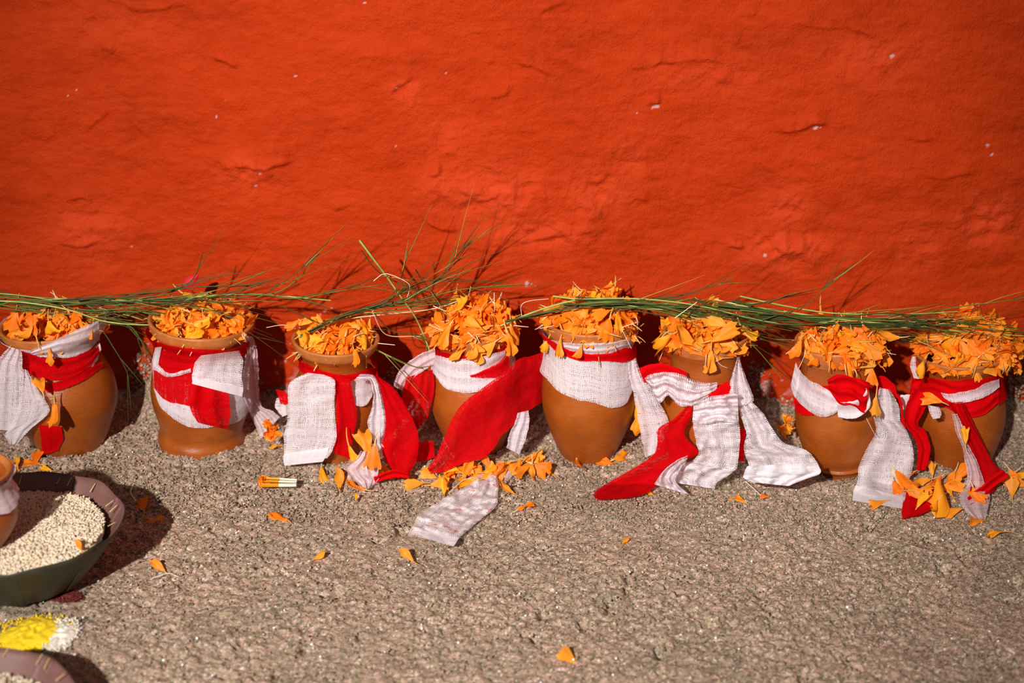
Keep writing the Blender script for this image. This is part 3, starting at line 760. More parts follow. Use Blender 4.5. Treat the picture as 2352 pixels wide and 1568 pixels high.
# ---- pot 5
p = P5; Yp = p.base[1]
g = cloth('gauze_cloth', p, 'wide white gauze collar on the egg-shaped pot with a tail at its right', GW)
strip([(1262, 781, 1263, 800), (1300, 786, 1300, 806), (1350, 788, 1350, 816), (1400, 785, 1400, 812), (1446, 780, 1446, 800)], M_GAUZE2, g, 'inner_band', Yp, [p], .003, folds=2, back=p)
strip([(1260, 779, 1257, 872), (1285, 806, 1285, 900), (1320, 820, 1320, 915), (1350, 824, 1350, 922), (1385, 826, 1385, 932), (1410, 828, 1410, 938), (1437, 828, 1437, 927), (1458, 824, 1457, 886)], M_GAUZE, g, 'collar', Yp, [p], .005, wr=.0012, folds=0, nu=30, back=p)
strip([(1441, 834, 1460, 822), (1447, 870, 1476, 860), (1455, 910, 1506, 910), (1466, 960, 1531, 953), (1475, 1010, 1535, 985), (1483, 1050, 1512, 1037)], M_GAUZE, g, 'tail', Yp - .05, [p], .006, folds=1.5, fa=.005)
g = cloth('red_cloth', p, 'narrow red ribbon edging the collar of the egg-shaped pot', GR)
strip([(1263, 779, 1264, 795), (1285, 792, 1287, 812), (1320, 808, 1320, 825), (1360, 815, 1360, 829), (1400, 811, 1400, 829), (1430, 801, 1432, 833), (1460, 795, 1461, 824)], M_REDD, g, 'neck_band', Yp, [p], .0062, folds=1, fa=.002, back=p)

# ---- pot 6
p = P6; Yp = p.base[1]
g = cloth('gauze_cloth', p, 'large crumpled white gauze bow and tails on the tall-necked pot', GW)
strip([(1480, 868, 1492, 886), (1495, 860, 1515, 925), (1525, 855, 1535, 910), (1560, 857, 1560, 932), (1595, 873, 1590, 930), (1625, 878, 1612, 918), (1648, 880, 1646, 898)], M_GAUZE, g, 'wrap', Yp - .06, [p], .006, folds=3, fa=.009, wr=.010, wscale=.018)
strip([(1594, 920, 1590, 968), (1625, 912, 1620, 974), (1655, 908, 1655, 968), (1694, 900, 1697, 975)], M_GAUZE2, g, 'knot', Yp - .086, [p], .012, folds=3.5, fa=.012, wr=.013, wscale=.018)
strip([(1694, 820, 1698, 820), (1685, 850, 1711, 860), (1678, 880, 1723, 890), (1672, 905, 1733, 918), (1690, 930, 1715, 930)], M_GAUZE, g, 'flap', Yp - .075, [p], .008, folds=1.5, fa=.008)
strip([(1592, 950, 1694, 950), (1593, 985, 1699, 985), (1598, 1015, 1699, 1015), (1604, 1040, 1698, 1045), (1590, 1058, 1690, 1075), (1562, 1065, 1670, 1092), (1545, 1085, 1648, 1108), (1550, 1108, 1642, 1123)], M_GAUZE, g, 'tail', Yp - .085, [p], .010, folds=2.5, fa=.005, wr=.011, wscale=.022)
strip([(1580, 1044, 1577, 1060), (1547, 1062, 1562, 1085), (1520, 1085, 1555, 1108), (1503, 1112, 1586, 1137)], M_GAUZE2, g, 'crumpled_end', Yp - .10, [p], .012, folds=2.5, fa=.012, wr=.012, wscale=.018)
strip([(1695, 930, 1728, 922), (1705, 965, 1758, 955), (1715, 995, 1776, 985), (1708, 1025, 1799, 1014), (1712, 1050, 1856, 1035), (1720, 1070, 1875, 1060), (1708, 1090, 1884, 1086)], M_GAUZE, g, 'tail', Yp - .07, [p], .006, folds=2, fa=.006, wr=.011, wscale=.024)
strip([(1716, 1070, 1876, 1062), (1708, 1088, 1883, 1086), (1710, 1100, 1850, 1100), (1735, 1108, 1812, 1116)], M_HEM, g, 'hem', Yp - .12, [p], .009, folds=3, fa=.007, nv=16, wr=.008)
g = cloth('red_cloth', p, 'red cloth under the gauze bow with its tail stretched over the sand', GR)
strip([(1467, 846, 1481, 880), (1490, 836, 1494, 874), (1520, 834, 1520, 868), (1550, 841, 1552, 870), (1577, 853, 1579, 876)], M_REDD, g, 'hood', Yp - .05, [p], .004, folds=1, fa=.003)
strip([(1530, 870, 1530, 900), (1575, 885, 1575, 915), (1625, 890, 1625, 920), (1680, 878, 1682, 915), (1712, 880, 1714, 905)], M_RED, g, 'neck_band', Yp, [p], .003, folds=1, back=p)
strip([(1626, 908, 1640, 918), (1650, 888, 1667, 928), (1672, 874, 1690, 918)], M_REDD, g, 'fold', Yp - .08, [p], .010, folds=1)
strip([(1577, 932, 1592, 932), (1550, 960, 1585, 960), (1514, 982, 1571, 990), (1510, 1010, 1580, 1012), (1505, 1040, 1603, 1040), (1470, 1065, 1562, 1062), (1420, 1095, 1537, 1085), (1375, 1120, 1512, 1112), (1362, 1136, 1482, 1133), (1375, 1148, 1442, 1143)], M_RED, g, 'tail', Yp - .075, [p], .005, folds=1.5, fa=.004, wr=.003)
strip([(1694, 985, 1712, 985), (1693, 1020, 1712, 1020), (1696, 1058, 1708, 1060)], M_REDD, g, 'tail', Yp - .05, [p], .003)

# ---- pot 7
p = P7; Yp = p.base[1]
g = cloth('gauze_cloth', p, 'white gauze on the ridged pot with a hemmed tail hanging at its right', GW)
strip([(1828, 830, 1816, 885), (1838, 850, 1826, 912), (1858, 872, 1850, 938), (1885, 886, 1882, 957), (1915, 905, 1910, 952), (1934, 915, 1932, 940)], M_GAUZE2, g, 'wrap', Yp - .01, [p], .006, folds=1.5, fa=.004)
strip([(1922, 922, 1925, 958), (1948, 922, 1950, 962), (1975, 915, 1975, 957), (1990, 890, 2000, 930), (1970, 878, 1990, 880)], M_HEM, g, 'knot', Yp - .08, [p], .013, folds=1, fa=.006)
strip([(2020, 890, 2045, 895), (2010, 925, 2062, 930), (2008, 960, 2068, 965), (2013, 990, 2090, 1000), (1992, 1030, 2097, 1040), (1974, 1070, 2096, 1075), (1970, 1105, 2085, 1112), (1963, 1128, 2078, 1150)], M_GAUZE, g, 'tail', Yp - .045, [p], .006, folds=1.5, fa=.007, wr=.003)
strip([(1965, 1114, 2079, 1142), (1961, 1130, 2078, 1156), (1958, 1149, 2077, 1169)], M_HEM, g, 'hem', Yp - .07, [p], .007, nv=10, wr=.002)
g = cloth('red_cloth', p, 'red cloth knotted in the middle of the ridged pot', GR)
strip([(1822, 913, 1828, 945), (1842, 920, 1844, 952), (1866, 938, 1868, 952)], M_REDD, g, 'fold', Yp - .01, [p], .003, folds=1)
strip([(1838, 880, 1838, 900), (1900, 885, 1905, 905), (1960, 880, 1960, 905), (2008, 868, 2010, 895)], M_RED, g, 'neck_band', Yp, [p], .003, back=p)
strip([(1900, 872, 1905, 897), (1925, 860, 1930, 928), (1955, 866, 1960, 933), (1980, 873, 1985, 948), (1999, 880, 1992, 922)], M_REDD, g, 'knot', Yp - .08, [p], .009, folds=2, fa=.008, wr=.004)
strip([(1998, 868, 2010, 902), (2030, 865, 2032, 902), (2056, 884, 2063, 916)], M_REDD, g, 'fold', Yp - .02, [p], .003, folds=1)
strip([(2058, 905, 2066, 905), (2068, 940, 2075, 940), (2070, 985, 2080, 985)], M_REDD, g, 'tail', Yp - .045, [p], .003)

# ---- pot 8
p = P8; Yp = p.base[1]
g = cloth('red_cloth', p, 'red cloth tied round the right-end pot with rolled ends on the sand', GR)
strip([(2098, 864, 2086, 930), (2120, 866, 2115, 932), (2150, 870, 2150, 927), (2190, 875, 2190, 945), (2225, 872, 2225, 958), (2260, 868, 2262, 950), (2294, 860, 2294, 925)], M_REDD, g, 'neck_band', Yp, [p], .005, folds=3, fa=.004, back=p)
strip([(2095, 895, 2142, 905), (2080, 940, 2122, 945), (2080, 975, 2107, 975), (2095, 1000, 2126, 988), (2108, 1030, 2139, 1030), (2106, 1082, 2129, 1076)], M_REDD, g, 'tail', Yp - .06, [p], .010, folds=1.5, fa=.005)
strip([(2172, 925, 2212, 922), (2195, 955, 2230, 960), (2212, 985, 2247, 995), (2222, 1030, 2264, 1030), (2228, 1070, 2287, 1068), (2228, 1110, 2302, 1090), (2224, 1142, 2282, 1132)], M_RED, g, 'tail', Yp - .075, [p], .011, folds=1.5, fa=.006)
strip([(2222, 1144, 2230, 1159), (2260, 1109, 2272, 1127), (2302, 1076, 2316, 1093)], M_REDD, g, 'rolled_edge', Yp - .10, [p], .013, folds=1, fa=.006)
strip([(2082, 1113, 2095, 1118), (2079, 1140, 2140, 1158), (2071, 1170, 2146, 1165), (2072, 1191, 2110, 1183)], M_REDD, g, 'rolled_edge', Yp - .09, [p], .008, folds=1.5, fa=.006)
g = cloth('gauze_cloth', p, 'thin white gauze strip twisted with red cloth on the right-end pot', GW)
strip([(2160, 900, 2168, 913), (2190, 904, 2195, 926), (2230, 895, 2232, 921), (2265, 880, 2268, 909), (2295, 870, 2296, 889)], M_GAUZE2, g, 'neck_band', Yp, [p], .011, folds=1)
strip([(2068, 908, 2070, 939), (2085, 906, 2090, 941), (2100, 910, 2100, 936)], M_HEM, g, 'knot', Yp - .04, [p], .008, folds=1)
strip([(2094, 818, 2106, 818), (2090, 840, 2106, 842), (2098, 868, 2110, 870)], M_GAUZE2, g, 'fold', Yp - .02, [p], .008)
strip([(2131, 930, 2158, 935), (2134, 945, 2162, 950), (2142, 962, 2158, 960)], M_GAUZE2, g, 'fold', Yp - .08, [p], .014)
strip([(2186, 950, 2198, 950), (2194, 985, 2214, 985), (2207, 1020, 2225, 1020), (2215, 1060, 2246, 1060), (2220, 1100, 2258, 1100), (2204, 1138, 2272, 1135), (2213, 1165, 2268, 1165), (2238, 1190, 2262, 1193)], M_GAUZEP, g, 'tail', Yp - .088, [p], .014, folds=2, fa=.005)

# ------------------------------------------------------------------ marigold petals
def floret(k, L_=0.019, Wd=0.0082, curl=1.0):
    """blade (grid) along +Y from the origin, and the pale tube behind it along -Y"""
    r = np.random.default_rng(900 + k)
    nv_, nu_ = 10, 9
    v = np.linspace(0, 1, nv_)[:, None]; u = np.linspace(-1, 1, nu_)[None, :]
    w = Wd * r.uniform(.9, 1.35) * (0.13 + 1.0 * np.clip(v, 0, 1) ** 1.15 * np.clip((1.30 - v) / .40, 0, 1) ** .5)
    nl = int(r.choice([1, 2, 3])); p0 = r.uniform(-.6, .6)
    lob = 1 + 0.10 * np.cos(u * PI * nl + p0) * v ** 2 - .10 * u * u * v
    x = w * u * (1 + .05 * np.sin(v * 9 + r.uniform(0, 6)))
    y = L_ * v * lob
    ru = r.uniform(.0006, .0020) * curl
    z = ru * np.sin(u * r.uniform(4, 7.5) + r.uniform(0, 6)) * v ** 1.5 + ru * .8 * np.sin(v * r.uniform(6, 10) + r.uniform(0, 6)) * u
    # roll the blade across its width
    rho = r.choice([-1, 1]) * r.uniform(.15, 1.05) * curl
    ang = rho * u * (1 - .35 * v)
    rad_ = w / max(abs(rho), .05) * np.sign(rho)
    xr = rad_ * np.sin(ang); zr_ = rad_ * (1 - np.cos(ang)) + z
    x = xr; z = zr_
    # bend it along its length, hooking the tip
    b_ = r.uniform(-1.3, 1.5) * curl; tip = r.uniform(-1.3, 1.3) * curl
    th_ = b_ * v * .6 + tip * np.clip(v - .55, 0, 1) ** 1.3 * 2
    cy = np.concatenate([[[0]], np.cumsum(np.cos((th_[1:] + th_[:-1]) / 2), 0)], 0) * (L_ / (nv_ - 1))
    cz = np.concatenate([[[0]], np.cumsum(np.sin((th_[1:] + th_[:-1]) / 2), 0)], 0) * (L_ / (nv_ - 1))
    dy = y - L_ * v
    y2 = cy - z * np.sin(th_) + dy * np.cos(th_); z = cz + z * np.cos(th_) + dy * np.sin(th_)
    y = y2
    tw = r.uniform(-.9, .9) * v
    x2 = x * np.cos(tw) - z * np.sin(tw); z2 = x * np.sin(tw) + z * np.cos(tw)
    V = np.stack([x2, y + 0 * u, z2], -1).reshape(-1, 3)
    F = grid_faces(nv_, nu_)
    # tube
    tl = r.uniform(.006, .015); n = 5; rad = np.linspace(.0009, .00045, n)
    bx, bz = r.uniform(-.3, .3), r.uniform(-.3, .3)
    ring = []
    for i in range(n):
        s = i / (n - 1)
        cx = bx * tl * s * s; cz = bz * tl * s * s
        for a in (0, 2 * PI / 3, 4 * PI / 3):
            ring.append((cx + rad[i] * math.cos(a), -tl * s, cz + rad[i] * math.sin(a)))
    F2 = grid_faces(n, 3, True)
    return V, F, np.array(ring), F2
FL = [floret(k) for k in range(16)]
FLM = []
for k, (V_, F_, V2, F2) in enumerate(FL):
    ob = []
    for nm, vv_, ff_, mm in (('blade', V_, F_, M_PETAL if k % 5 else M_PETALY), ('tube', V2, F2, M_TUBE)):
        me = bpy.data.meshes.new('petal_' + nm)
        me.from_pydata([tuple(a) for a in vv_], [], [tuple(int(i) for i in f) for f in ff_])
        me.polygons.foreach_set('use_smooth', np.ones(len(me.polygons), bool))
        me.materials.append(mm); ob.append(me)
    FLM.append(ob)

NPET = [0]
def put_petal(loc, R, s, k, label, group=None, tube=True, mt=None):
    NPET[0] += 1
    e = empty('marigold_petal', tuple(loc), Matrix(R.tolist()).to_euler())
    e.scale = (s, s, s)
    tag(e, label, 'petal', group)
    b = bpy.data.objects.new('blade', FLM[k][0]); COL.objects.link(b); b.parent = e
    if tube:
        t = bpy.data.objects.new('tube', FLM[k][1]); COL.objects.link(t); t.parent = e
    return e

def look_R(normal, spin):
    q = Vector(normal).to_track_quat('Z', 'Y').to_matrix()
    return np.array(q) @ rotm(0, 0, spin)

CAMDIR = -Fn
def heap(pot, n_stuff, n_ind, hpx, cxpx, rx, name_txt, skew=0.0, front=1.0, seed=0, hole=0.0, ybias=0.0, core=0.9):
    r = np.random.default_rng(500 + seed)
    s = pot.s
    Rm = pot.rim_r * rx
    rows = []
    def dome(a, rho):
        x = rho * math.cos(a) * Rm; y = rho * math.sin(a) * Rm
        z = hpx * s * (1 - rho ** 2.0) * (1 + skew * rho * math.cos(a)) + 0.003
        n = Vector((2 * rho * math.cos(a) * hpx * s / Rm, 2 * rho * math.sin(a) * hpx * s / Rm, 1)).normalized()
        c = pot.rimc + np.array([cxpx * s, ybias, 0.0])
        return c + np.array([x, y, z]), n
    acc = Acc()
    for i in range(n_stuff):
        rho = math.sqrt(r.random()) * 0.97; a = r.uniform(0, 2 * PI)
        P, n = dome(a, rho)
        P = P - np.array([0, 0, r.uniform(0.001, 0.020)])
        nn = np.array(n) + r.normal(0, .55, 3) + 0.3 * CAMDIR
        R = look_R(nn, r.uniform(0, 6.28)); sc = r.uniform(.9, 1.35)
        V_, F_, V2, F2 = FL[r.integers(16)]
        off = -np.array([0, .5 * .019, 0])
        acc.add(((V_ + off) * sc) @ R.T + P, F_, 0)
        if r.random() < .38:
            V2q = np.vstack([V2]); acc.add(((V2q + off) * sc) @ R.T + P, F2, 1)
    o = acc.build('marigold_petals', [M_PETAL, M_TUBE])
    tag(o, 'loose orange marigold petals filling ' + name_txt, 'petals', kind='stuff')
    for i in range(n_ind):
        rho = math.sqrt(r.random()) * 1.0; a = r.uniform(-PI, PI)
        if r.random() < .62: a = r.uniform(-PI * .98, -PI * .02)      # more of them on the camera side
        P, n = dome(a, rho)
        P = P + np.array([0, 0, r.uniform(0.000, 0.005)])
        nn = np.array(n) * .9 + r.normal(0, .5, 3) + 0.75 * CAMDIR
        sp = r.uniform(0, 6.28)
        R = look_R(nn, sp); sc = r.uniform(1.05, 1.5)
        P = P - R @ np.array([0, .5 * .019 * sc, 0])
        kk = int(r.integers(16))
        side = 'left' if math.cos(a) * rho < -.33 else ('right' if math.cos(a) * rho > .33 else 'middle')
        dep = 'front' if math.sin(a) * rho < -.38 else ('back' if math.sin(a) * rho > .25 else 'crown')
        put_petal(P, R, sc, kk, ('yellow' if kk % 5 == 0 else 'orange') + ' petal at the ' + dep + ' ' + side + ' of the heap in ' + name_txt, 'petals heaped in ' + name_txt)

names = {1: 'the tilted first pot', 2: 'the wide second pot', 3: 'the thick-rimmed third pot', 4: 'the red-sashed fourth pot',
         5: 'the egg-shaped fifth pot', 6: 'the tall-necked sixth pot', 7: 'the ridged seventh pot', 8: 'the right-end pot'}
heap(P1, 170, 26, 24, 14, .92, names[1], seed=1)
heap(P2, 230, 28, 26, 4, .90, names[2], seed=2)
heap(P3, 170, 28, 22, -2, .80, names[3], seed=3, ybias=.004)
heap(P4, 240, 28, 52, 4, 1.10, names[4], seed=4, ybias=-.002)
heap(P5, 240, 28, 50, 2, 1.0, names[5], seed=5)
heap(P6, 210, 26, 44, -8, 1.0, names[6], seed=6, ybias=-.004)
heap(P7, 210, 27, 26, 12, 1.0, names[7], seed=7, ybias=-.006)
heap(P8, 340, 34, 78, 12, 1.06, names[8], skew=.35, seed=8)

# petals hanging over the rims and lying on cloth: (x, y, world depth, spin, scale, where)
def tilt_petal(px, py, Y, spin, s, label, k=None, tilt=0.2, group=None):
    P = at_Y(np.array(px), np.array(py), Y)
    nn = CAMDIR + np.array([random.uniform(-tilt, tilt) for _ in range(3)])
    q = np.array(Matrix((Rt, Up, -Fw)).transposed())         # screen-aligned start frame of a hanging petal
    R = q @ rotm(random.uniform(-tilt, tilt), random.uniform(-tilt, tilt), 0) @ rotm(0, 0, spin)
    k = random.randrange(16) if k is None else k
    P = P - R @ np.array([0, .5 * .019 * s, 0])
    return put_petal(P, R, s, k, label, group)
D = math.radians
for (px, py, pot, dy, spin, s, lab) in (
        (112, 822, P1, .072, 178, 1.0, 'long orange petal hanging point down over the tilted pot rim'),
        (92, 880, P1, .082, 20, 1.2, 'orange petal lying on the red band of the tilted pot'),
        (128, 955, P1, .090, 190, 1.5, 'trumpet-shaped orange petal on the gauze tail of the tilted pot'),
        (60, 770, P1, .070, 150, 1.3, 'orange petal at the left lip of the tilted pot'),
        (76, 748, P1, .060, 15, 1.4, 'bright yellow orange petal at the front of the tilted pot'),
        (820, 822, P3, .062, 200, 1.1, 'orange petal drooping over the right rim of the thick-rimmed pot'),
        (672, 745, P3, .03, 120, 1.0, 'orange petal on the left lip of the thick-rimmed pot'),
        (1090, 812, P4, .058, 175, 1.2, 'orange petal drooping over the rim centre of the red-sashed pot'),
        (1172, 790, P4, .052, 195, 1.5, 'large orange petal curled over the right rim of the red-sashed pot'),
        (1020, 770, P4, .055, 150, 1.5, 'wide orange petal at the left rim of the red-sashed pot'),
        (1252, 795, P5, .03, 150, 1.2, 'orange petal hanging off the left rim of the egg-shaped pot'),
        (1283, 800, P5, .058, 170, 1.1, 'orange petal touching the gauze collar of the egg-shaped pot'),
        (1330, 812, P5, .066, 165, .9, 'slim orange petal over the red ribbon of the egg-shaped pot'),
        (1632, 832, P6, .064, 178, 1.5, 'long orange petal hanging below the rim of the tall-necked pot'),
        (1520, 785, P6, .040, 125, 1.6, 'trumpet-shaped orange petal at the left rim of the tall-necked pot'),
        (1570, 775, P6, .058, 60, 1.8, 'broad yellow orange petal at the front of the tall-necked pot'),
        (1665, 770, P6, .058, -70, 1.9, 'largest yellow orange petal lying sideways on the tall-necked pot'),
        (1830, 805, P7, .040, 160, 1.3, 'orange petal over the left rim of the ridged pot'),
        (1950, 845, P7, .056, 185, 1.5, 'orange petal hanging over the rim of the ridged pot above the knot'),
        (2003, 868, P7, .055, 180, 1.1, 'small orange petal dangling right of the red knot'),
        (2008, 935, P7, .070, 170, 1.2, 'orange petal stuck between the knot and the gauze tail of the ridged pot'),
        (2035, 818, P7, .02, 200, 1.3, 'orange petal trailing right of the ridged pot rim'),
        (2040, 775, P7, .01, 90, 1.4, 'orange petal on the right shoulder heap of the ridged pot'),
        (2015, 790, P7, .03, 60, 1.3, 'orange petal right of the heap on the ridged pot'),
        (2115, 848, P8, .05, 160, 1.4, 'orange petal hanging at the left rim of the right-end pot'),
        (2294, 845, P8, .045, 185, 1.2, 'orange petal dangling over the right rim of the right-end pot'),
        (2330, 838, P8, .0, 180, 1.3, 'orange petal hanging at the far right edge of the picture'),
        (2340, 800, P8, .0, 220, 1.2, 'orange petal beside the right-end heap near the picture edge'),
        (2140, 915, P8, .085, 70, 1.3, 'orange petal lying across the red band of the right-end pot'),
        (1466, 950, P5, .02, 185, 1.9, 'orange petal behind the gauze tail right of the egg-shaped pot'),
        (1464, 975, P5, .03, 170, 1.5, 'orange petal low behind the gauze tail of the egg-shaped pot'),
        (840, 1015, P3, .085, 10, 1.7, 'upright orange petal in front of the twisted gauze on the thick-rimmed pot'),
        (812, 1052, P3, .085, 200, 1.6, 'orange petal on the foot of the thick-rimmed pot'),
        (858, 1050, P3, .098, 175, 1.5, 'orange petal over the crumpled gauze end at the third pot'),
        (2216, 1000, P8, .098, 0, 1.1, 'orange petal stuck on the gauze strip of the right-end pot')):
    Y_ = pot.base[1] - dy
    tilt_petal(px, py, Y_, D(spin), s, lab)

# petals on the ground
def ground_petal(px, py, spin, s, label, k=None, group=None, lift=.004, tube=True, up=.45, extra=0.0):
    P = at_Z(np.array(px), np.array(py), 0.004)
    g_ = float(ground_h(P[0], P[1]))
    P = at_Z(np.array(px), np.array(py), g_ + lift + extra)
    nn = np.array([random.uniform(-.35, .35), -up + random.uniform(-.3, .3), 1.0])
    R = look_R(nn, spin)
    k = random.randrange(16) if k is None else k
    P = P - R @ np.array([0, .5 * .019 * s, 0])
    return put_petal(P, R, s, k, label, group, tube)
for (px, py, spin, s, lab) in (
        (326, 1157, 80, 1.25, 'orange petal with a long pale stalk on the sand right of the leaf bowl'),
        (358, 1196, -75, 1.0, 'slim orange petal at the edge of the leaf bowl shadow'),
        (364, 1299, 40, 1.0, 'small cupped orange petal beside a white stalk below the bowl shadow'),
        (641, 1188, 100, 1.25, 'lone triangular orange petal on the sand in front of the second pot'),
        (733, 1278, -70, .8, 'thin orange sliver of petal on open sand left of the fallen gauze'),
        (935, 1274, 35, 1.0, 'curved thin orange petal below the left corner of the fallen gauze'),
        (1207, 1162, -20, 1.1, 'folded orange petal on the sand right of the fallen gauze'),
        (1436, 1240, -30, .7, 'tiny orange petal on open sand below the red tail end'),
        (1303, 1506, 35, 1.1, 'blurred orange petal alone at the bottom of the picture'),
        (1692, 1142, 75, 1.2, 'long orange petal on the sand below the gauze tail of the sixth pot'),
        (1756, 1139, 70, .6, 'tiny orange petal tip on sand under the gauze hem of the sixth pot'),
        (1490, 1124, 20, 1.3, 'orange petal lying on the end of the long red tail'),
        (2016, 1154, 80, 1.2, 'orange petal on the hem of the seventh pot gauze tail'),
        (2240, 1196, 60, 1.1, 'orange petal on sand below the right-end pot gauze tip'),
        (2286, 1220, 90, 1.1, 'lowest orange petal right of the right-end pot gauze tip'),
        (740, 1090, 150, 1.3, 'orange petal on sand left of the yellow petal by the third pot'),
        (780, 1100, -10, 1.4, 'yellow orange petal on sand in front of the third pot'),
        (815, 1120, 80, 1.3, 'orange petal lying flat just below the crumpled gauze end'),
        (818, 1142, 10, .5, 'tiny scrap of orange petal below the crumpled gauze end'),
        (830, 1078, 70, 1.2, 'orange petal on the crumpled gauze end of the third pot'),
        (885, 1080, 80, 1.2, 'orange petal resting on the rolled red edge of the third pot'),
        (952, 1112, 100, 1.4, 'broad orange petal left of the petal drift at the fourth pot'),
        (985, 1090, 70, 1.1, 'orange petal at the tip of the red sash'),
        (1020, 1115, -10, 1.2, 'orange petal above the left edge of the fallen gauze'),
        (1160, 1122, 60, 1.2, 'orange petal right beside the fallen gauze point'),
        (1330, 1070, 140, 1.3, 'orange petal against the foot of the egg-shaped pot'),
        (1392, 1060, 60, 1.3, 'orange petal at the right foot of the egg-shaped pot'),
        (1428, 1048, -60, 1.2, 'orange petal on sand under the gauze tail of the fifth pot'),
        (1250, 1078, 60, 1.3, 'orange petal at the right end of the petal drift'),
        (1232, 1048, 100, 1.3, 'orange petal in the drift nearest the egg-shaped pot'),
        (1785, 1042, 75, 1.5, 'orange petal lying on the gauze tail right of the sixth pot'),
        (1800, 985, -100, 1.5, 'lower orange petal by the wall between the sixth and seventh pots'),
        (20, 1078, 90, 1.4, 'orange petal behind the leaf bowl at the picture edge'),
        (62, 1062, 70, 1.6, 'orange petal lying behind the rim of the leaf bowl'),
        (80, 1052, 20, 1.3, 'orange petal standing behind the rim of the leaf bowl'),
        (104, 1076, 80, .9, 'small orange petal right behind the leaf bowl rim'),
        (36, 1066, 50, 1.4, 'orange petal between others behind the leaf bowl'),
        (632, 1022, 80, .8, 'small orange petal under the blossom left of the gauze panel')):
    e = ground_petal(px, py, D(spin), s, lab, lift=.005 if 'gauze' not in lab or 'sand' in lab else .010)
r = random.Random(5)
for i in range(30):                                              # the drift at the foot of the red-sashed pot
    f = i / 29
    px = 1010 + 235 * f + r.uniform(-12, 12); py = 1098 - 40 * f + r.uniform(-20, 22)
    ground_petal(px, py, r.uniform(0, 6.28), r.uniform(.95, 1.35), 'orange petal in the ' + ('left end', 'left half', 'right half', 'right end')[min(3, int(f * 4))] + ' of the drift at the foot of the red-sashed pot', group='petal drift at the fourth pot', lift=r.uniform(.004, .014), up=.9)
for i in range(24):                                              # around the foot of the right-end pot
    px = r.choice([r.gauss(2105, 30), r.gauss(2190, 30), r.gauss(2155, 45)]); py = r.gauss(1110, 28) + (px - 2100) * .15
    ground_petal(px, py, r.uniform(0, 6.28), r.uniform(1.0, 1.5), 'orange petal in the ' + ('left' if px < 2110 else 'middle' if px < 2180 else 'right') + (' back' if py < 1112 else ' front') + ' of the cluster at the foot of the right-end pot', group='petal cluster at the right-end pot', lift=r.uniform(.006, .022), up=1.1)
for i in range(8):
    ground_petal(r.uniform(2315, 2360), r.uniform(1090, 1135), r.uniform(0, 6.28), 1.2, 'orange petal on the sand at the right picture edge', group='petals at the right edge', lift=r.uniform(.004, .012), up=.9)

# big lily-like petal at the right-end pot
V_, F_, V2, F2 = floret(33, .040, .0105, .35)
P = at_Z(np.array(2162), np.array(1188), .010)
q = np.array(Matrix((Rt, Up, -Fw)).transposed())
e = empty('large_petal', tuple(P)); tag(e, 'largest pointed yellow orange petal standing at the foot of the right-end pot', 'petal')
vv = np.linspace(0, 1, 10)[:, None]; uu = np.linspace(-1, 1, 7)[None, :]
w = .0135 * np.clip((1 - vv), 0, 1) ** .75 * np.clip(vv / .28 + .35, 0, 1) ** .8 + .0004
Vb = np.stack([w * uu + .004 * vv, .046 * vv + 0 * uu, .006 * (1 - uu * uu) * np.sin(vv * PI) + .001 * np.sin(uu * 9)], -1).reshape(-1, 3)
mesh_obj('blade', Vb @ (q @ rotm(-.25, .15, D(4))).T, grid_faces(10, 7), M_PETALY, e)

# blossoms: whole small marigold heads
def blossom(px, py, Y, s, label, n=22, seed=0, ground=False):
    P = at_Y(np.array(px), np.array(py), Y) if not ground else at_Z(np.array(px), np.array(py), .012)
    r = np.random.default_rng(seed)
    e = empty('marigold_blossom', tuple(P)); tag(e, label, 'flower')
    V_, F_, V2, F2 = FL[3]
    for i in range(n):
        nn = np.array([r.uniform(-1, 1), -r.uniform(.1, 1), r.uniform(-.7, 1)]); nn /= np.linalg.norm(nn)
        R = np.array(Vector(nn).to_track_quat('Y', 'Z').to_matrix()) @ rotm(0, r.uniform(0, 6.28), 0)
        k = int(r.integers(16))
        b = bpy.data.objects.new('petal', FLM[k][0]); COL.objects.link(b); b.parent = e
        b.rotation_euler = Matrix(R.tolist()).to_euler(); b.scale = (s, s, s)
    acc = Acc(); v, f = blob_template(2); acc.add(v * .005 * s, f); acc.build('calyx', M_SEPAL, e)
blossom(628, 985, P3.base[1] - .02, .85, 'orange marigold blossom resting left of the gauze panel by the third pot', 16, 1)
blossom(1806, 972, P7.base[1] + .03, .75, 'bright orange blossom by the wall between the sixth and seventh pots', 10, 2)

# broken flower base on the sand: bundle of pale florets with orange tips
P = at_Z(np.array(640), np.array(1110), .009)
e = empty('marigold_flower_base', tuple(P)); tag(e, 'broken marigold base with a pale striped bundle and orange tips on the sand', 'flower')
acc = Acc(); acc2 = Acc()
for i in range(26):
    a = random.uniform(-.0055, .0055); bz = random.uniform(-.004, .005)
    n = 5; ring = []
    for j in range(n):
        s = j / (n - 1)
        for an in (0, 2.1, 4.2):
            ring.append((.022 - .042 * s + random.uniform(-.0004, .0004), a * (1 + .5 * s) + .0008 * math.cos(an), bz * (1 + .3 * s) + .0008 * math.sin(an)))
    ff = grid_faces(n, 3, True); acc.add(ring, ff[:6], 0); acc.add(ring, ff[6:], 1)
acc.build('florets', [M_STRAW, M_PETALY], e)
for i in range(10):
    V_, F_, V2, F2 = FL[i]
    R = rotm(random.uniform(-.4, .4), 0, D(95 + random.uniform(-22, 22)))
    b = bpy.data.objects.new('petal', FLM[i][0]); COL.objects.link(b); b.parent = e
    b.rotation_euler = Matrix(R.tolist()).to_euler(); b.location = (-.010, random.uniform(-.005, .005), random.uniform(-.002, .005)); b.scale = (.75,) * 3
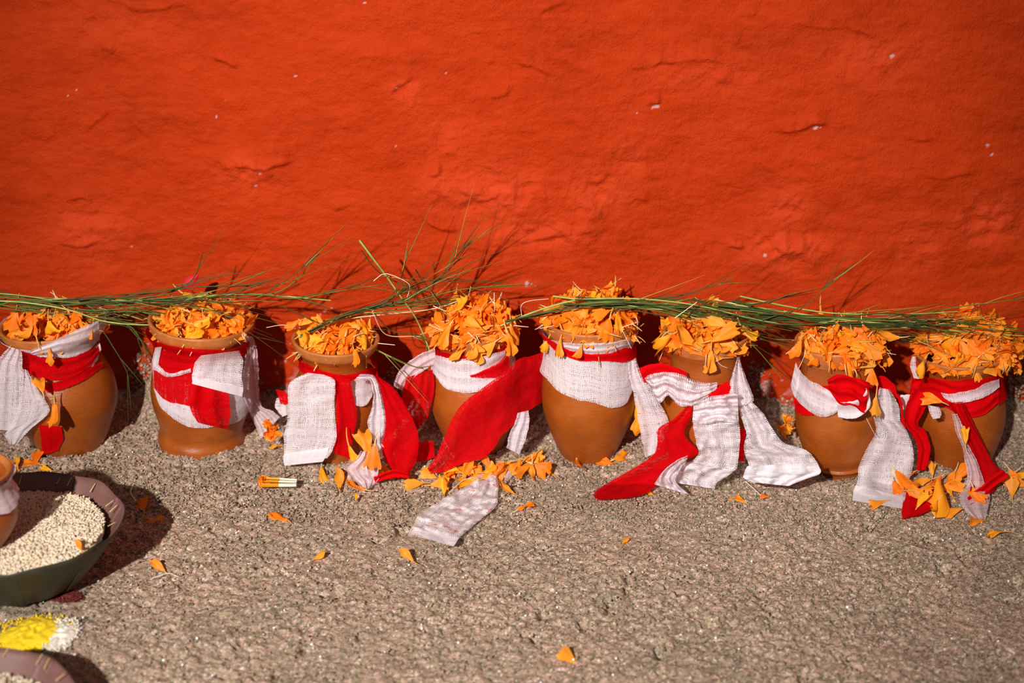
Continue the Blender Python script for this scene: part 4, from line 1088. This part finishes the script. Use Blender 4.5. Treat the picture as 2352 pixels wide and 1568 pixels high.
V = np.array([(-.012, .004, .003), (-.002, .010, .006), (.012, .018, .009), (-.004, .005, .005)]); mesh_obj('sepal', np.vstack([V, V + (0, 0, -.0006)]), [(0, 1, 3), (1, 2, 3), (4, 7, 5), (5, 7, 6), (0, 4, 5, 1), (1, 5, 6, 2), (2, 6, 7, 3), (3, 7, 4, 0)], M_SEPAL, e)

# red petal behind pot 2
P = at_Y(np.array(418), np.array(664), P2.rimc[1] + .035)
vv = np.linspace(0, 1, 7)[:, None]; uu = np.linspace(-1, 1, 5)[None, :]
w = .0062 * np.sin(vv * PI * .92 + .1) + .0005
Vb = np.stack([w * uu + 0 * vv, .027 * vv + 0 * uu, .002 * np.cos(uu * 2) + .003 * vv], -1).reshape(-1, 3)
o = mesh_obj('red_petal', Vb @ (q @ rotm(0, .2, D(-48))).T, grid_faces(7, 5), M_REDPETAL)
o.location = tuple(P); tag(o, 'crimson petal sticking up behind the heap on the second pot', 'petal')

# ------------------------------------------------------------------ grass
def tube_along(pts, r0, r1, nsec=4, flat=1.0):
    pts = np.asarray(pts); n = len(pts)
    tan = np.gradient(pts, axis=0); tan /= np.linalg.norm(tan, axis=1, keepdims=True) + 1e-9
    up = np.array([0, 0, 1.0])
    a = np.cross(tan, up); a /= np.linalg.norm(a, axis=1, keepdims=True) + 1e-9
    b = np.cross(a, tan)
    rr = np.linspace(0, 1, n)
    rad = (r0 * (1 - rr) + r1 * rr)[:, None, None]
    th = np.arange(nsec) / nsec * 2 * PI
    V = pts[:, None, :] + rad * (np.cos(th)[None, :, None] * a[:, None, :] + flat * np.sin(th)[None, :, None] * b[:, None, :])
    return V.reshape(-1, 3), grid_faces(n, nsec, True)
def grass(path, Y, label, group, mi=0, th=2.0, leaves=3, seed=0, spread=18, llen=(70, 190), lmi=None, Y2=None, name='grass_stalk', lowl=.35):
    """stalk with branching leaves; path in photo pixels at world depth Y..Y2, thickness in pixels"""
    r = np.random.default_rng(3000 + seed)
    path = np.array(path, float)
    n = 26
    c = crom(path, n)
    Y2 = Y if Y2 is None else Y2
    Ys = np.linspace(Y, Y2, n) + 0.006 * np.sin(np.linspace(0, 5, n) + seed)
    P = at_Y(c[:, 0], c[:, 1], Ys)
    s = 1 / 1850.0
    org = P[0].copy()
    e = empty(name, tuple(org)); tag(e, label, 'grass', group)
    v, f = tube_along(P - org, th * .72 * s, .36 * th * s)
    mesh_obj('stem', v, f, M_GRASS[mi], e)
    for k in range(leaves):
        i = int(r.uniform(lowl, .93) * (n - 1))
        p0 = c[i]; tn = c[min(i + 1, n - 1)] - c[max(i - 1, 0)]; tn /= np.linalg.norm(tn) + 1e-9
        ang = D(r.uniform(4, spread)) * (1 if r.random() < .5 else -1)
        ln = r.uniform(*llen)
        d1 = np.array([tn[0] * math.cos(ang) - tn[1] * math.sin(ang), tn[0] * math.sin(ang) + tn[1] * math.cos(ang)])
        sag = r.uniform(-14, 22) * ln / 150
        m_ = 9; ss = np.linspace(0, 1, m_)[:, None]
        lp = p0 + d1 * ln * ss + np.array([0, 1]) * sag * ss ** 2
        LP = at_Y(lp[:, 0], lp[:, 1], np.linspace(Ys[i], Ys[i] + r.uniform(-.02, .03), m_)) - org
        v, f = tube_along(LP, r.uniform(1.3, 2.3) * s, .35 * s, 3, .6)
        mi2 = (lmi if lmi is not None else int(r.choice([0, 1, 1, 0, 2])))
        mesh_obj('leaf', v, f, M_GRASS[mi2], e)
    return e
GA = 'grass laid over the two left pots'; GB = 'grass tuft over the third pot'; GC = 'grass laid over the fifth and sixth pots'; GD = 'grass laid over the right pots'
YA = P2.base[1]; gs = 0
A = [([(-30, 674), (120, 686), (280, 690), (440, 682), (560, 675), (650, 680), (760, 690)], 2, 4.2, 'long pale green grass stem running level over both left pots'),
     ([(-30, 702), (90, 705), (190, 697), (300, 690), (420, 680), (520, 660), (612, 622)], 0, 3, 'green grass stalk rising to the right behind the second pot'),
     ([(-30, 690), (60, 695), (160, 712), (240, 738), (330, 746), (430, 745), (500, 750)], 2, 3.6, 'bright green stem dipping between the two left pots'),
     ([(150, 700), (300, 690), (400, 668), (447, 635), (466, 578)], 1, 3, 'dark grass blade curving upright above the second pot'),
     ([(-30, 680), (100, 690), (260, 700), (380, 698), (470, 712), (560, 738)], 0, 2.6, 'green stalk drooping across the petals of the second pot'),
     ([(30, 715), (150, 700), (300, 680), (440, 660), (560, 655), (640, 640)], 1, 3, None),
     ([(200, 700), (350, 690), (500, 682), (590, 680), (640, 655), (700, 610), (735, 582)], 1, 2, 'thin grass blade reaching up the wall right of the second pot'),
     ([(150, 720), (224, 750), (262, 800), (290, 850), (296, 880)], 1, 2.6, 'dark grass blade hanging down right of the tilted pot'),
     ([(290, 745), (340, 800), (390, 850), (440, 905), (462, 922)], 1, 2, 'fine grass blade drooping down the front of the second pot'),
     ([(200, 735), (300, 750), (345, 820), (410, 860)], 0, 2, None),
     ([(-30, 708), (60, 690), (200, 712), (320, 705), (460, 690), (560, 700)], 0, 2.6, None),
     ([(-30, 685), (80, 700), (180, 688), (300, 700), (420, 690)], 1, 3, None),
     ([(-30, 698), (120, 694), (250, 684), (400, 690), (520, 676), (600, 650)], 1, 2.6, None),
     ([(60, 700), (200, 722), (300, 715), (420, 730), (500, 742)], 0, 2.2, None),
     ([(120, 690), (260, 678), (380, 668), (480, 640), (560, 625)], 1, 2.2, None),
     ([(-30, 695), (100, 716), (220, 728), (300, 742), (400, 756)], 0, 2.4, None),
     ([(-30, 672), (60, 680), (180, 700), (250, 712), (330, 735)], 2, 2.6, None)]
B = [([(688, 775), (740, 745), (800, 722), (880, 705), (960, 690), (1040, 668), (1120, 658), (1200, 652)], 0, 3, 'green stalk sweeping right from the third pot to the fourth'),
     ([(700, 770), (800, 725), (900, 695), (960, 670), (1020, 625), (1060, 575), (1096, 535)], 1, 2.4, 'grass blade with the highest tip rising right of the crossing stem'),
     ([(720, 760), (830, 712), (930, 690), (985, 660), (1050, 600), (1085, 560)], 1, 2.4, None),
     ([(740, 750), (850, 705), (940, 700), (1040, 690), (1150, 700)], 0, 2.6, None),
     ([(826, 552), (862, 600), (885, 630), (920, 680), (955, 730), (985, 800), (1000, 860)], 2, 4.2, 'thick light green stem crossing the tuft down to the fourth pot'),
     ([(830, 575), (870, 625), (930, 655), (980, 665)], 1, 2, None),
     ([(880, 705), (912, 660), (930, 610), (935, 570)], 1, 2.2, 'dark blade standing almost upright in the middle tuft'),
     ([(955, 620), (975, 650), (1010, 690)], 1, 2.4, None),
     ([(560, 676), (620, 678), (680, 685), (780, 668), (860, 655), (900, 650)], 0, 2, 'fine light blade bridging the second pot and the tuft'),
     ([(590, 682), (650, 665), (700, 625), (728, 588)], 0, 2, None),
     ([(820, 768), (850, 795), (930, 835), (1000, 868), (1080, 900)], 2, 3.4, 'light green stem slanting down between the third and fourth pots'),
     ([(900, 820), (965, 845), (1080, 860), (1185, 872)], 0, 2, 'thin stem lying across the gauze of the fourth pot'),
     ([(860, 720), (900, 760), (960, 770), (1000, 800)], 1, 2, None),
     ([(700, 765), (780, 735), (880, 715), (980, 700), (1080, 695)], 0, 2.8, None),
     ([(760, 735), (880, 690), (960, 650), (1000, 600)], 1, 2, None),
     ([(690, 770), (790, 720), (870, 700), (950, 655), (1030, 640), (1150, 650)], 1, 2.4, None),
     ([(640, 700), (740, 745), (800, 760)], 1, 1.8, None)]
C_ = [([(1150, 748), (1230, 715), (1320, 690), (1420, 685), (1520, 690), (1620, 705), (1720, 730), (1800, 745)], 2, 3.6, 'light green stem arching level over the fifth and sixth pots'),
      ([(1200, 732), (1300, 703), (1400, 692), (1500, 700), (1600, 725), (1680, 740), (1760, 750)], 0, 3.2, None),
      ([(1160, 738), (1240, 720), (1340, 705), (1450, 690), (1540, 683), (1610, 665), (1684, 640)], 1, 3, 'grass blade with its tip raised behind the sixth pot'),
      ([(1270, 680), (1350, 690), (1450, 698), (1560, 708), (1660, 700), (1760, 695)], 2, 3.6, 'pale stem starting above the fifth pot heap'),
      ([(1330, 700), (1450, 705), (1560, 720), (1650, 755), (1720, 785), (1795, 868)], 0, 2.6, 'green blade drooping right of the sixth pot toward the sand'),
      ([(1380, 778), (1370, 850), (1345, 920), (1325, 990)], 2, 2.2, 'fine yellow green spike hanging down the collar of the fifth pot'),
      ([(1300, 708), (1400, 700), (1520, 702), (1600, 712), (1700, 735)], 1, 3, None),
      ([(1280, 712), (1400, 704), (1500, 712), (1600, 735), (1680, 755)], 0, 2.8, None),
      ([(1350, 692), (1480, 700), (1600, 722), (1740, 745), (1820, 760)], 1, 3, None),
      ([(1290, 700), (1420, 694), (1560, 700), (1700, 715), (1800, 725)], 0, 2.8, None),
      ([(1320, 688), (1440, 690), (1550, 705), (1640, 730), (1740, 770), (1850, 790)], 1, 2.2, None),
      ([(1380, 705), (1500, 712), (1640, 740), (1760, 752)], 1, 2.6, None)]
Dg = [([(1700, 680), (1790, 700), (1900, 718), (2020, 722), (2120, 720), (2200, 715)], 2, 3.2, 'light stem above the seventh pot running to the right-end heap'),
      ([(1690, 700), (1800, 715), (1900, 730), (2000, 740), (2120, 752), (2240, 765), (2370, 772)], 2, 3.6, 'bright stem crossing the right-end heap to the picture edge'),
      ([(1640, 700), (1760, 715), (1880, 740), (2000, 750), (2100, 748), (2200, 745)], 1, 3.2, None),
      ([(1750, 735), (1850, 700), (1900, 655), (1955, 610)], 1, 2.2, 'long thin blade pointing up the wall above the seventh pot'),
      ([(1720, 700), (1780, 690), (1822, 672)], 1, 2.4, 'short dark blade raised between the sixth and seventh pots'),
      ([(1600, 690), (1700, 725), (1850, 735), (2000, 735), (2190, 750), (2370, 765)], 1, 3.2, None),
      ([(2050, 735), (2200, 705), (2300, 692), (2370, 680)], 0, 2.4, 'faint blade rising to the right picture edge behind the heap'),
      ([(1650, 705), (1780, 720), (1900, 745), (2020, 755), (2160, 750)], 0, 3, None),
      ([(1680, 690), (1800, 722), (1940, 742), (2080, 740), (2190, 735)], 1, 3, None),
      ([(1700, 712), (1850, 728), (1980, 732), (2100, 742), (2230, 752), (2330, 755)], 0, 3, None),
      ([(1740, 720), (1880, 726), (2020, 732), (2140, 728)], 1, 2.8, None),
      ([(1720, 735), (1840, 752), (1960, 758), (2080, 775), (2140, 790)], 1, 2.2, None),
      ([(1690, 725), (1800, 738), (1900, 748), (2040, 745), (2180, 758)], 1, 3, None)]
for lst, grp, Y0, Yend, sh in ((A, GA, YA - .022, YA - .012, 'green grass stalk over the two left pots'), (B, GB, P3.base[1] - .02, P4.base[1] + .015, 'green grass stalk in the tuft over the third pot'),
                           (C_, GC, P5.base[1] - .03, P6.base[1] - .02, 'green grass stalk in the bundle over the fifth and sixth pots'), (Dg, GD, P7.base[1] - .01, P8.base[1] - .03, 'green grass stalk in the bundle over the right pots')):
    more = []
    for (pth, mi, th, lab) in lst:
        if lab is None and len(pth) >= 4 and min(y for x, y in pth) > 648:
            q_ = [(x + random.uniform(-14, 14), y + random.uniform(-13, 11)) for x, y in pth]
            more.append((q_[:-1] if random.random() < .3 else q_, random.choice([0, 1, 2, 0, 1, 3]) if random.random() < .7 else 1, th * random.uniform(.7, 1.0), None))
    for (pth, mi, th, lab) in lst + more:
        gs += 1
        jj = random.uniform(-.008, .008)
        small = len(pth) <= 5
        if lab is None:
            x0_, x1_, y1_ = pth[0][0], pth[-1][0], pth[-1][1]
            def near(x):
                return ['first', 'second', 'third', 'fourth', 'fifth', 'sixth', 'seventh', 'last'][int(np.argmin([abs(x - c_) for c_ in (150, 463, 771, 1090, 1350, 1620, 1925, 2210)]))] + ' pot'
            dy_ = y1_ - pth[len(pth) // 2][1]
            lab = ('green', 'dark green', 'pale green', 'straw yellow')[mi] + ' grass stalk ' + ('rising' if dy_ < -14 else 'drooping' if dy_ > 14 else 'running level') + ' from the ' + near(x0_) + ' to the ' + near(x1_)
        grass(pth, Y0 + jj, lab or sh, grp, mi, th, leaves=(1 if 'spike' in (lab or '') or 'crossing the tuft' in (lab or '') else (3 if small else 7)), seed=gs, Y2=Yend + jj,
              spread=16 if grp != GB else 24, llen=(60, 150) if small else (80, 210), lmi=None)
# straw bits
def straw(path, Y, th, label):
    c = crom(np.array(path, float), 12); P = at_Y(c[:, 0], c[:, 1], Y); org = P[0]
    v, f = tube_along(P - org, th * .5 / 1850, th * .35 / 1850, 4, .5)
    o = mesh_obj('straw', v, f, M_STRAW); o.location = tuple(org); tag(o, label, 'straw', 'pale straws')
for pth, Y_, th, lab in (([(858, 645), (885, 628), (930, 645), (942, 660), (935, 682)], P3.base[1] - .03, 3.2, 'bent pale straw hooked over the grass of the middle tuft'),
                         ([(1199, 728), (1197, 702), (1215, 691), (1260, 686)], P5.base[1] - .02, 3, 'curly pale straw left of the fifth pot heap'),
                         ([(612, 752), (650, 746), (690, 752)], P3.base[1] - .02, 2.4, 'pale straw sticking out left of the third pot'),
                         ([(868, 788), (907, 792)], P3.base[1] - .04, 3.6, 'short white straw right of the third pot rim'),
                         ([(1135, 672), (1136, 715)], P4.base[1] - .02, 3.6, 'upright white straw in the fourth pot heap'),
                         ([(995, 702), (1025, 715)], P4.base[1] - .04, 4, 'thick white straw at the left of the fourth pot heap'),
                         ([(985, 745), (1030, 765), (1060, 780)], P4.base[1] - .05, 2.6, 'pale straw across the front of the fourth pot heap'),
                         ([(1240, 754), (1272, 748)], P5.base[1] - .05, 2.6, 'short white straw at the left lip of the fifth pot'),
                         ([(1428, 752), (1462, 740)], P5.base[1] - .055, 3, 'white straw slanting at the right lip of the fifth pot'),
                         ([(1428, 755), (1450, 800)], P5.base[1] - .06, 3, 'white straw hanging over the right lip of the fifth pot'),
                         ([(1550, 730), (1575, 712), (1600, 694)], P6.base[1] - .055, 3.6, 'white straw slanting up left in the sixth pot heap'),
                         ([(1640, 812), (1652, 835), (1670, 845)], P6.base[1] - .07, 2.4, 'yellow stalk curling under the rim of the sixth pot'),
                         ([(2005, 805), (2058, 814)], P7.base[1] - .04, 2.8, 'white straw lying right of the seventh pot heap'),
                         ([(1835, 845), (1848, 815), (1852, 790)], P7.base[1] - .06, 2.4, 'pale stalk hanging at the left rim of the seventh pot'),
                         ([(1990, 960), (2000, 980), (2012, 1002)], P7.base[1] - .075, 2.6, 'pale stalk hanging beside the seventh pot gauze'),
                         ([(345, 1330), (0 + 385, 1316), (410, 1325)], -.30, 3.0, 'white stalk on the sand beside a small cupped petal')):
    if 'on the sand' in lab:
        c = crom(np.array(pth, float), 10); P = at_Z(c[:, 0], c[:, 1], .006); org = P[0]
        v, f = tube_along(P - org, th * .5 / 2100, th * .35 / 2100, 4, .6)
        o = mesh_obj('straw', v, f, M_STRAW); o.location = tuple(org); tag(o, lab, 'straw', 'pale straws')
    else: straw(pth, Y_, th, lab)
for (pth, lab) in (([(306, 1112), (300, 1130), (312, 1150)], 'thin pale stalk curving up from the petal right of the leaf bowl'),
                   ([(1030, 1133), (1060, 1105), (1090, 1095)], 'pale straw pointing out of the petal drift'),
                   ([(1080, 1060), (1120, 1052), (1145, 1048)], 'white straw lying on top of the petal drift'),
                   ([(1712, 1105), (1735, 1125), (1748, 1137)], 'thin pale stalk on sand below the sixth pot gauze')):
    c = crom(np.array(pth, float), 10); P = at_Z(c[:, 0], c[:, 1], .012); org = P[0]
    v, f = tube_along(P - org, 1.6 / 1950, 1.0 / 1950, 4, .6)
    o = mesh_obj('straw', v, f, M_STRAW); o.location = tuple(org); tag(o, lab, 'straw', 'pale straws')

# ------------------------------------------------------------------ leaf bowls
def leaf_bowl(cx, cy, rpx, zr, label, ph=0.0, nleaf=7, seed=0, wob=.03, rfoot=.55):
    C0 = at_Z(np.array(cx), np.array(cy), zr)
    zc = (C0 - CAMn) @ Fn; R_ = rpx * zc / FPX
    e = empty('leaf_bowl', (C0[0], C0[1], 0.002)); tag(e, label, 'bowl')
    r = np.random.default_rng(seed)
    prof = [(0.02, .004), (.35, .004), (rfoot, .006), (.75, zr * .40), (.9, zr * .74), (1.0, zr - .002)]
    for k in range(nleaf):
        a0 = ph + k * 2 * PI / nleaf; a1 = a0 + 2 * PI / nleaf * 1.22
        na, nr = 14, 12
        q = crom(np.array(prof), nr)
        th = np.linspace(a0, a1, na)[None, :]; m_ = (np.linspace(0, 1, na)[None, :])
        lift = .0016 * (k % 2) + .0012 + .0022 * np.clip(m_ - .1, 0, 1) 
        t_ = q[:, 0:1] * (1 + wob * np.sin(th * 2 + 1.1) * q[:, 0:1] + .012 * np.sin(th * 7 + k) * q[:, 0:1] ** 3 + .02 * np.sin(m_ * PI) * q[:, 0:1] ** 4)
        x = R_ * t_ * np.cos(th); y = R_ * t_ * np.sin(th)
        z = q[:, 1:2] + lift + .0016 * np.sin(th * 9 + k) * q[:, 0:1] ** 2 + 0.002 * fbm(x, y, .03, 40 + k, 2)
        top = np.stack([x, y, z], -1).reshape(-1, 3)
        bot = np.stack([x * 1.012, y * 1.012, z - .0012], -1).reshape(-1, 3)
        f = grid_faces(nr, na); nb = len(top)
        side = []
        idx = np.arange(nr * na).reshape(nr, na)
        for ring in (idx[-1, :], idx[:, -1], idx[:, 0]):
            for i in range(len(ring) - 1): side.append((ring[i], ring[i + 1], ring[i + 1] + nb, ring[i] + nb))
        F = np.vstack([f, f[:, ::-1] + nb, np.array(side)])
        mi = np.concatenate([np.zeros(len(f)), np.ones(len(f)), np.ones(len(side))])
        mesh_obj('leaf', np.vstack([top, bot]), F, [M_LEAFIN, M_LEAFOUT], e, matidx=mi)
        for tt in (.15, .55, .85):
            a = a0 + (a1 - a0) * tt; rr = R_ * (.93 + .02 * r.random()); zz = zr * .86 + .006
            L_ = .0055; dx = r.uniform(-.5, .5)
            pa = np.array([rr * math.cos(a), rr * math.sin(a), zz]); d_ = np.array([math.cos(a + dx), math.sin(a + dx), .7]); d_ /= np.linalg.norm(d_)
            pts = pa + d_ * np.linspace(-L_, L_, 4)[:, None]
            v, f2 = tube_along(pts, .0009, .0007, 4, .6); mesh_obj('stitch', v, f2, M_STITCH, e)
    return e, C0, R_
e, CB, RB = leaf_bowl(38, 1200, 228, .076, 'brown stitched leaf bowl holding rice at the left edge', ph=.35, seed=3, rfoot=.56)
e, CB2, RB2 = leaf_bowl(-72, 1628, 226, .050, 'blurred brown leaf bowl in the bottom left corner', ph=.9, seed=4)
def rice(Cb, Rb, zt, n, label, rr=.80, seed=0):
    r = np.random.default_rng(seed)
    def hgt(x, y):
        d = np.hypot(x, y) / Rb
        return zt + .006 * (1 - d ** 2) - .006 * np.clip(d - .6, 0, 1) + .004 * vnoise(x, y, .02, seed + 7) + (x - y * 1.1) * 0.02
    na, nr = 48, 14
    th = np.linspace(0, 2 * PI, na, endpoint=False)[None, :]; q = np.linspace(0.01, 1, nr)[:, None]
    x = q * Rb * rr * np.cos(th); y = q * Rb * rr * np.sin(th)
    acc = Acc(); 
    top = np.stack([x, y, hgt(x, y) - .0015 - .006 * (q > .97)], -1).reshape(-1, 3)
    acc.add(top + (Cb[0], Cb[1], 0), grid_faces(nr, na, True))
    v0 = np.array([(0, 0, 1), (.32, 0, .45), (0, .32, .45), (-.32, 0, .45), (0, -.32, .45), (.32, 0, -.45), (0, .32, -.45), (-.32, 0, -.45), (0, -.32, -.45), (0, 0, -1)])
    f0 = []
    for i in range(4):
        j = (i + 1) % 4
        f0 += [(0, 1 + i, 1 + j, 1 + j), (1 + i, 5 + i, 5 + j, 1 + j), (9, 5 + j, 5 + i, 5 + i)]
    f3 = []
    for f in f0:
        if f[2] == f[3]: f3.append((f[0], f[1], f[2]))
        else: f3 += [(f[0], f[1], f[2]), (f[0], f[2], f[3])]
    f3 = np.array(f3)
    quads = []
    acc2 = Acc()
    for i in range(n):
        a = r.uniform(0, 2 * PI); d = math.sqrt(r.random()) * rr
        x = d * Rb * math.cos(a); y = d * Rb * math.sin(a)
        R = rotm(r.uniform(.9, 2.2), r.uniform(-.5, .5), r.uniform(0, 6.28))
        acc2.add((v0 * .0032) @ R.T + (Cb[0] + x, Cb[1] + y, float(hgt(x, y)) + r.uniform(-.0005, .002)), f3)
    V = np.vstack(acc.v + acc2.v); n0 = acc.n
    Fq = np.vstack(acc.f); Ft = np.vstack(acc2.f) + n0
    tri = np.vstack([Fq[:, [0, 1, 2]], Fq[:, [0, 2, 3]], Ft])
    o = mesh_obj('rice', V, tri, M_RICE, smooth=False)
    tag(o, label, 'rice', kind='stuff')
    return hgt
hg = rice(CB, RB, .064, 7000, 'white rice grains heaped in the stitched leaf bowl at the left edge', rr=.84, seed=1)
rice(CB2, RB2, .036, 2200, 'blurred rice grains in the bottom left leaf bowl', rr=.8, seed=2)
# small pot standing in the bowl
pb = at_Z(np.array(-62), np.array(1262), .064)
PS = make_pot((-62, 1262), (-66, 1075), [(0, 52), (.1, 68), (.3, 90), (.45, 98), (.6, 92), (.75, 74), (.85, 70), (.94, 80), (1, 86)], 'small clay pot standing in the rice of the leaf bowl', z0=.064)
g = tag(empty('gauze_cloth', (float(PS.base[0]), float(PS.base[1]) - .06, .08)), 'pale pink gauze on the small pot in the leaf bowl', 'cloth')
PS.rimc = PS.rimc
def ring_band(pot, h0, h1, off, mt, parent, name):
    na = 60; th = np.linspace(0, 2 * PI, na, endpoint=False)
    hh = np.linspace(h0, h1, 8)[:, None] * pot.h + .003 * np.sin(th * 5)[None, :]
    rr = np.interp(hh, pot.ts, pot.rs) + off + .0015 * np.sin(th * 11)[None, :] ** 2
    B = pot.base + hh[..., None] * pot.ax + rr[..., None] * np.stack([np.cos(th), np.sin(th), 0 * th], -1)[None]
    uvw = np.stack([hh, np.repeat((th * .05)[None], 8, 0)], -1).reshape(-1, 2)
    return mesh_obj(name, B.reshape(-1, 3) - np.array(parent.location), grid_faces(8, na, True), mt, parent, uv={'weave': uvw, 'edge': uvw * 0 + .01})
ring_band(PS, .62, .92, .006, M_GAUZEP, g, 'neck_band')
# bit of orange in the rice
ex = at_Z(np.array(186), np.array(1262), .072)
put_petal(ex, look_R((0, -.4, 1), D(30)), .7, 4, 'small orange petal lying on the rice in the leaf bowl', None)

# powders
def powder(px, py, rx, ry, zt, mt, label, seed, name):
    C0 = at_Z(np.array(px), np.array(py), 0.003)
    na, nr = 60, 18
    th = np.linspace(0, 2 * PI, na, endpoint=False)[None, :]; q = np.linspace(.01, 1, nr)[:, None]
    rad = 1 + .55 * vnoise(np.cos(th) * 1.0, np.sin(th), .6, seed) + .22 * vnoise(np.cos(th), np.sin(th), .28, seed + 3)
    x = C0[0] + q * rx / 2150 * np.cos(th) * rad; y = C0[1] + q * ry / 2150 * np.sin(th) * rad
    z = ground_h(x, y) + .0030 + zt * (1 - q ** 2) + .0035 * vnoise(x, y, .004, seed + 1) * (1 - q ** 3) - .004 * q ** 6
    acc = Acc(); acc.add(np.stack([x, y, z], -1).reshape(-1, 3), grid_faces(nr, na, True))
    tri = acc.f[0]; acc.f[0] = np.vstack([tri[:, [0, 1, 2]], tri[:, [0, 2, 3]]]); acc.mi[0] = np.zeros(len(acc.f[0]))
    for i in range(420):                                         # loose grains frayed out round the rim
        a_ = random.uniform(0, 2 * PI); q_ = random.gauss(.96, .13)
        gx = C0[0] + q_ * rx / 2150 * math.cos(a_); gy = C0[1] + q_ * ry / 2150 * math.sin(a_)
        v, f = tm[i % 12]; acc.add((v * random.uniform(.0006, .0017)) @ rotm(i, i * 2, i * 3).T + (gx, gy, float(ground_h(gx, gy)) + random.uniform(.001, .004)), f)
    o = acc.build(name, mt); tag(o, label, 'powder', kind='stuff')
powder(72, 1458, 78, 62, .005, M_YEL, 'bright yellow powder spilled on sand below the leaf bowl', 5, 'yellow_powder')
powder(140, 1466, 34, 56, .004, M_WPOW, 'white powder beside the yellow powder below the leaf bowl', 6, 'white_powder')
powder(150, 1372, 34, 20, .001, M_RPOW_SHADE, 'red powder below the leaf bowl with shade painted into its colour', 9, 'red_powder_shade')  # thin red patch, the bowl's shade is put into its colour
print('PETALS', NPET[0])
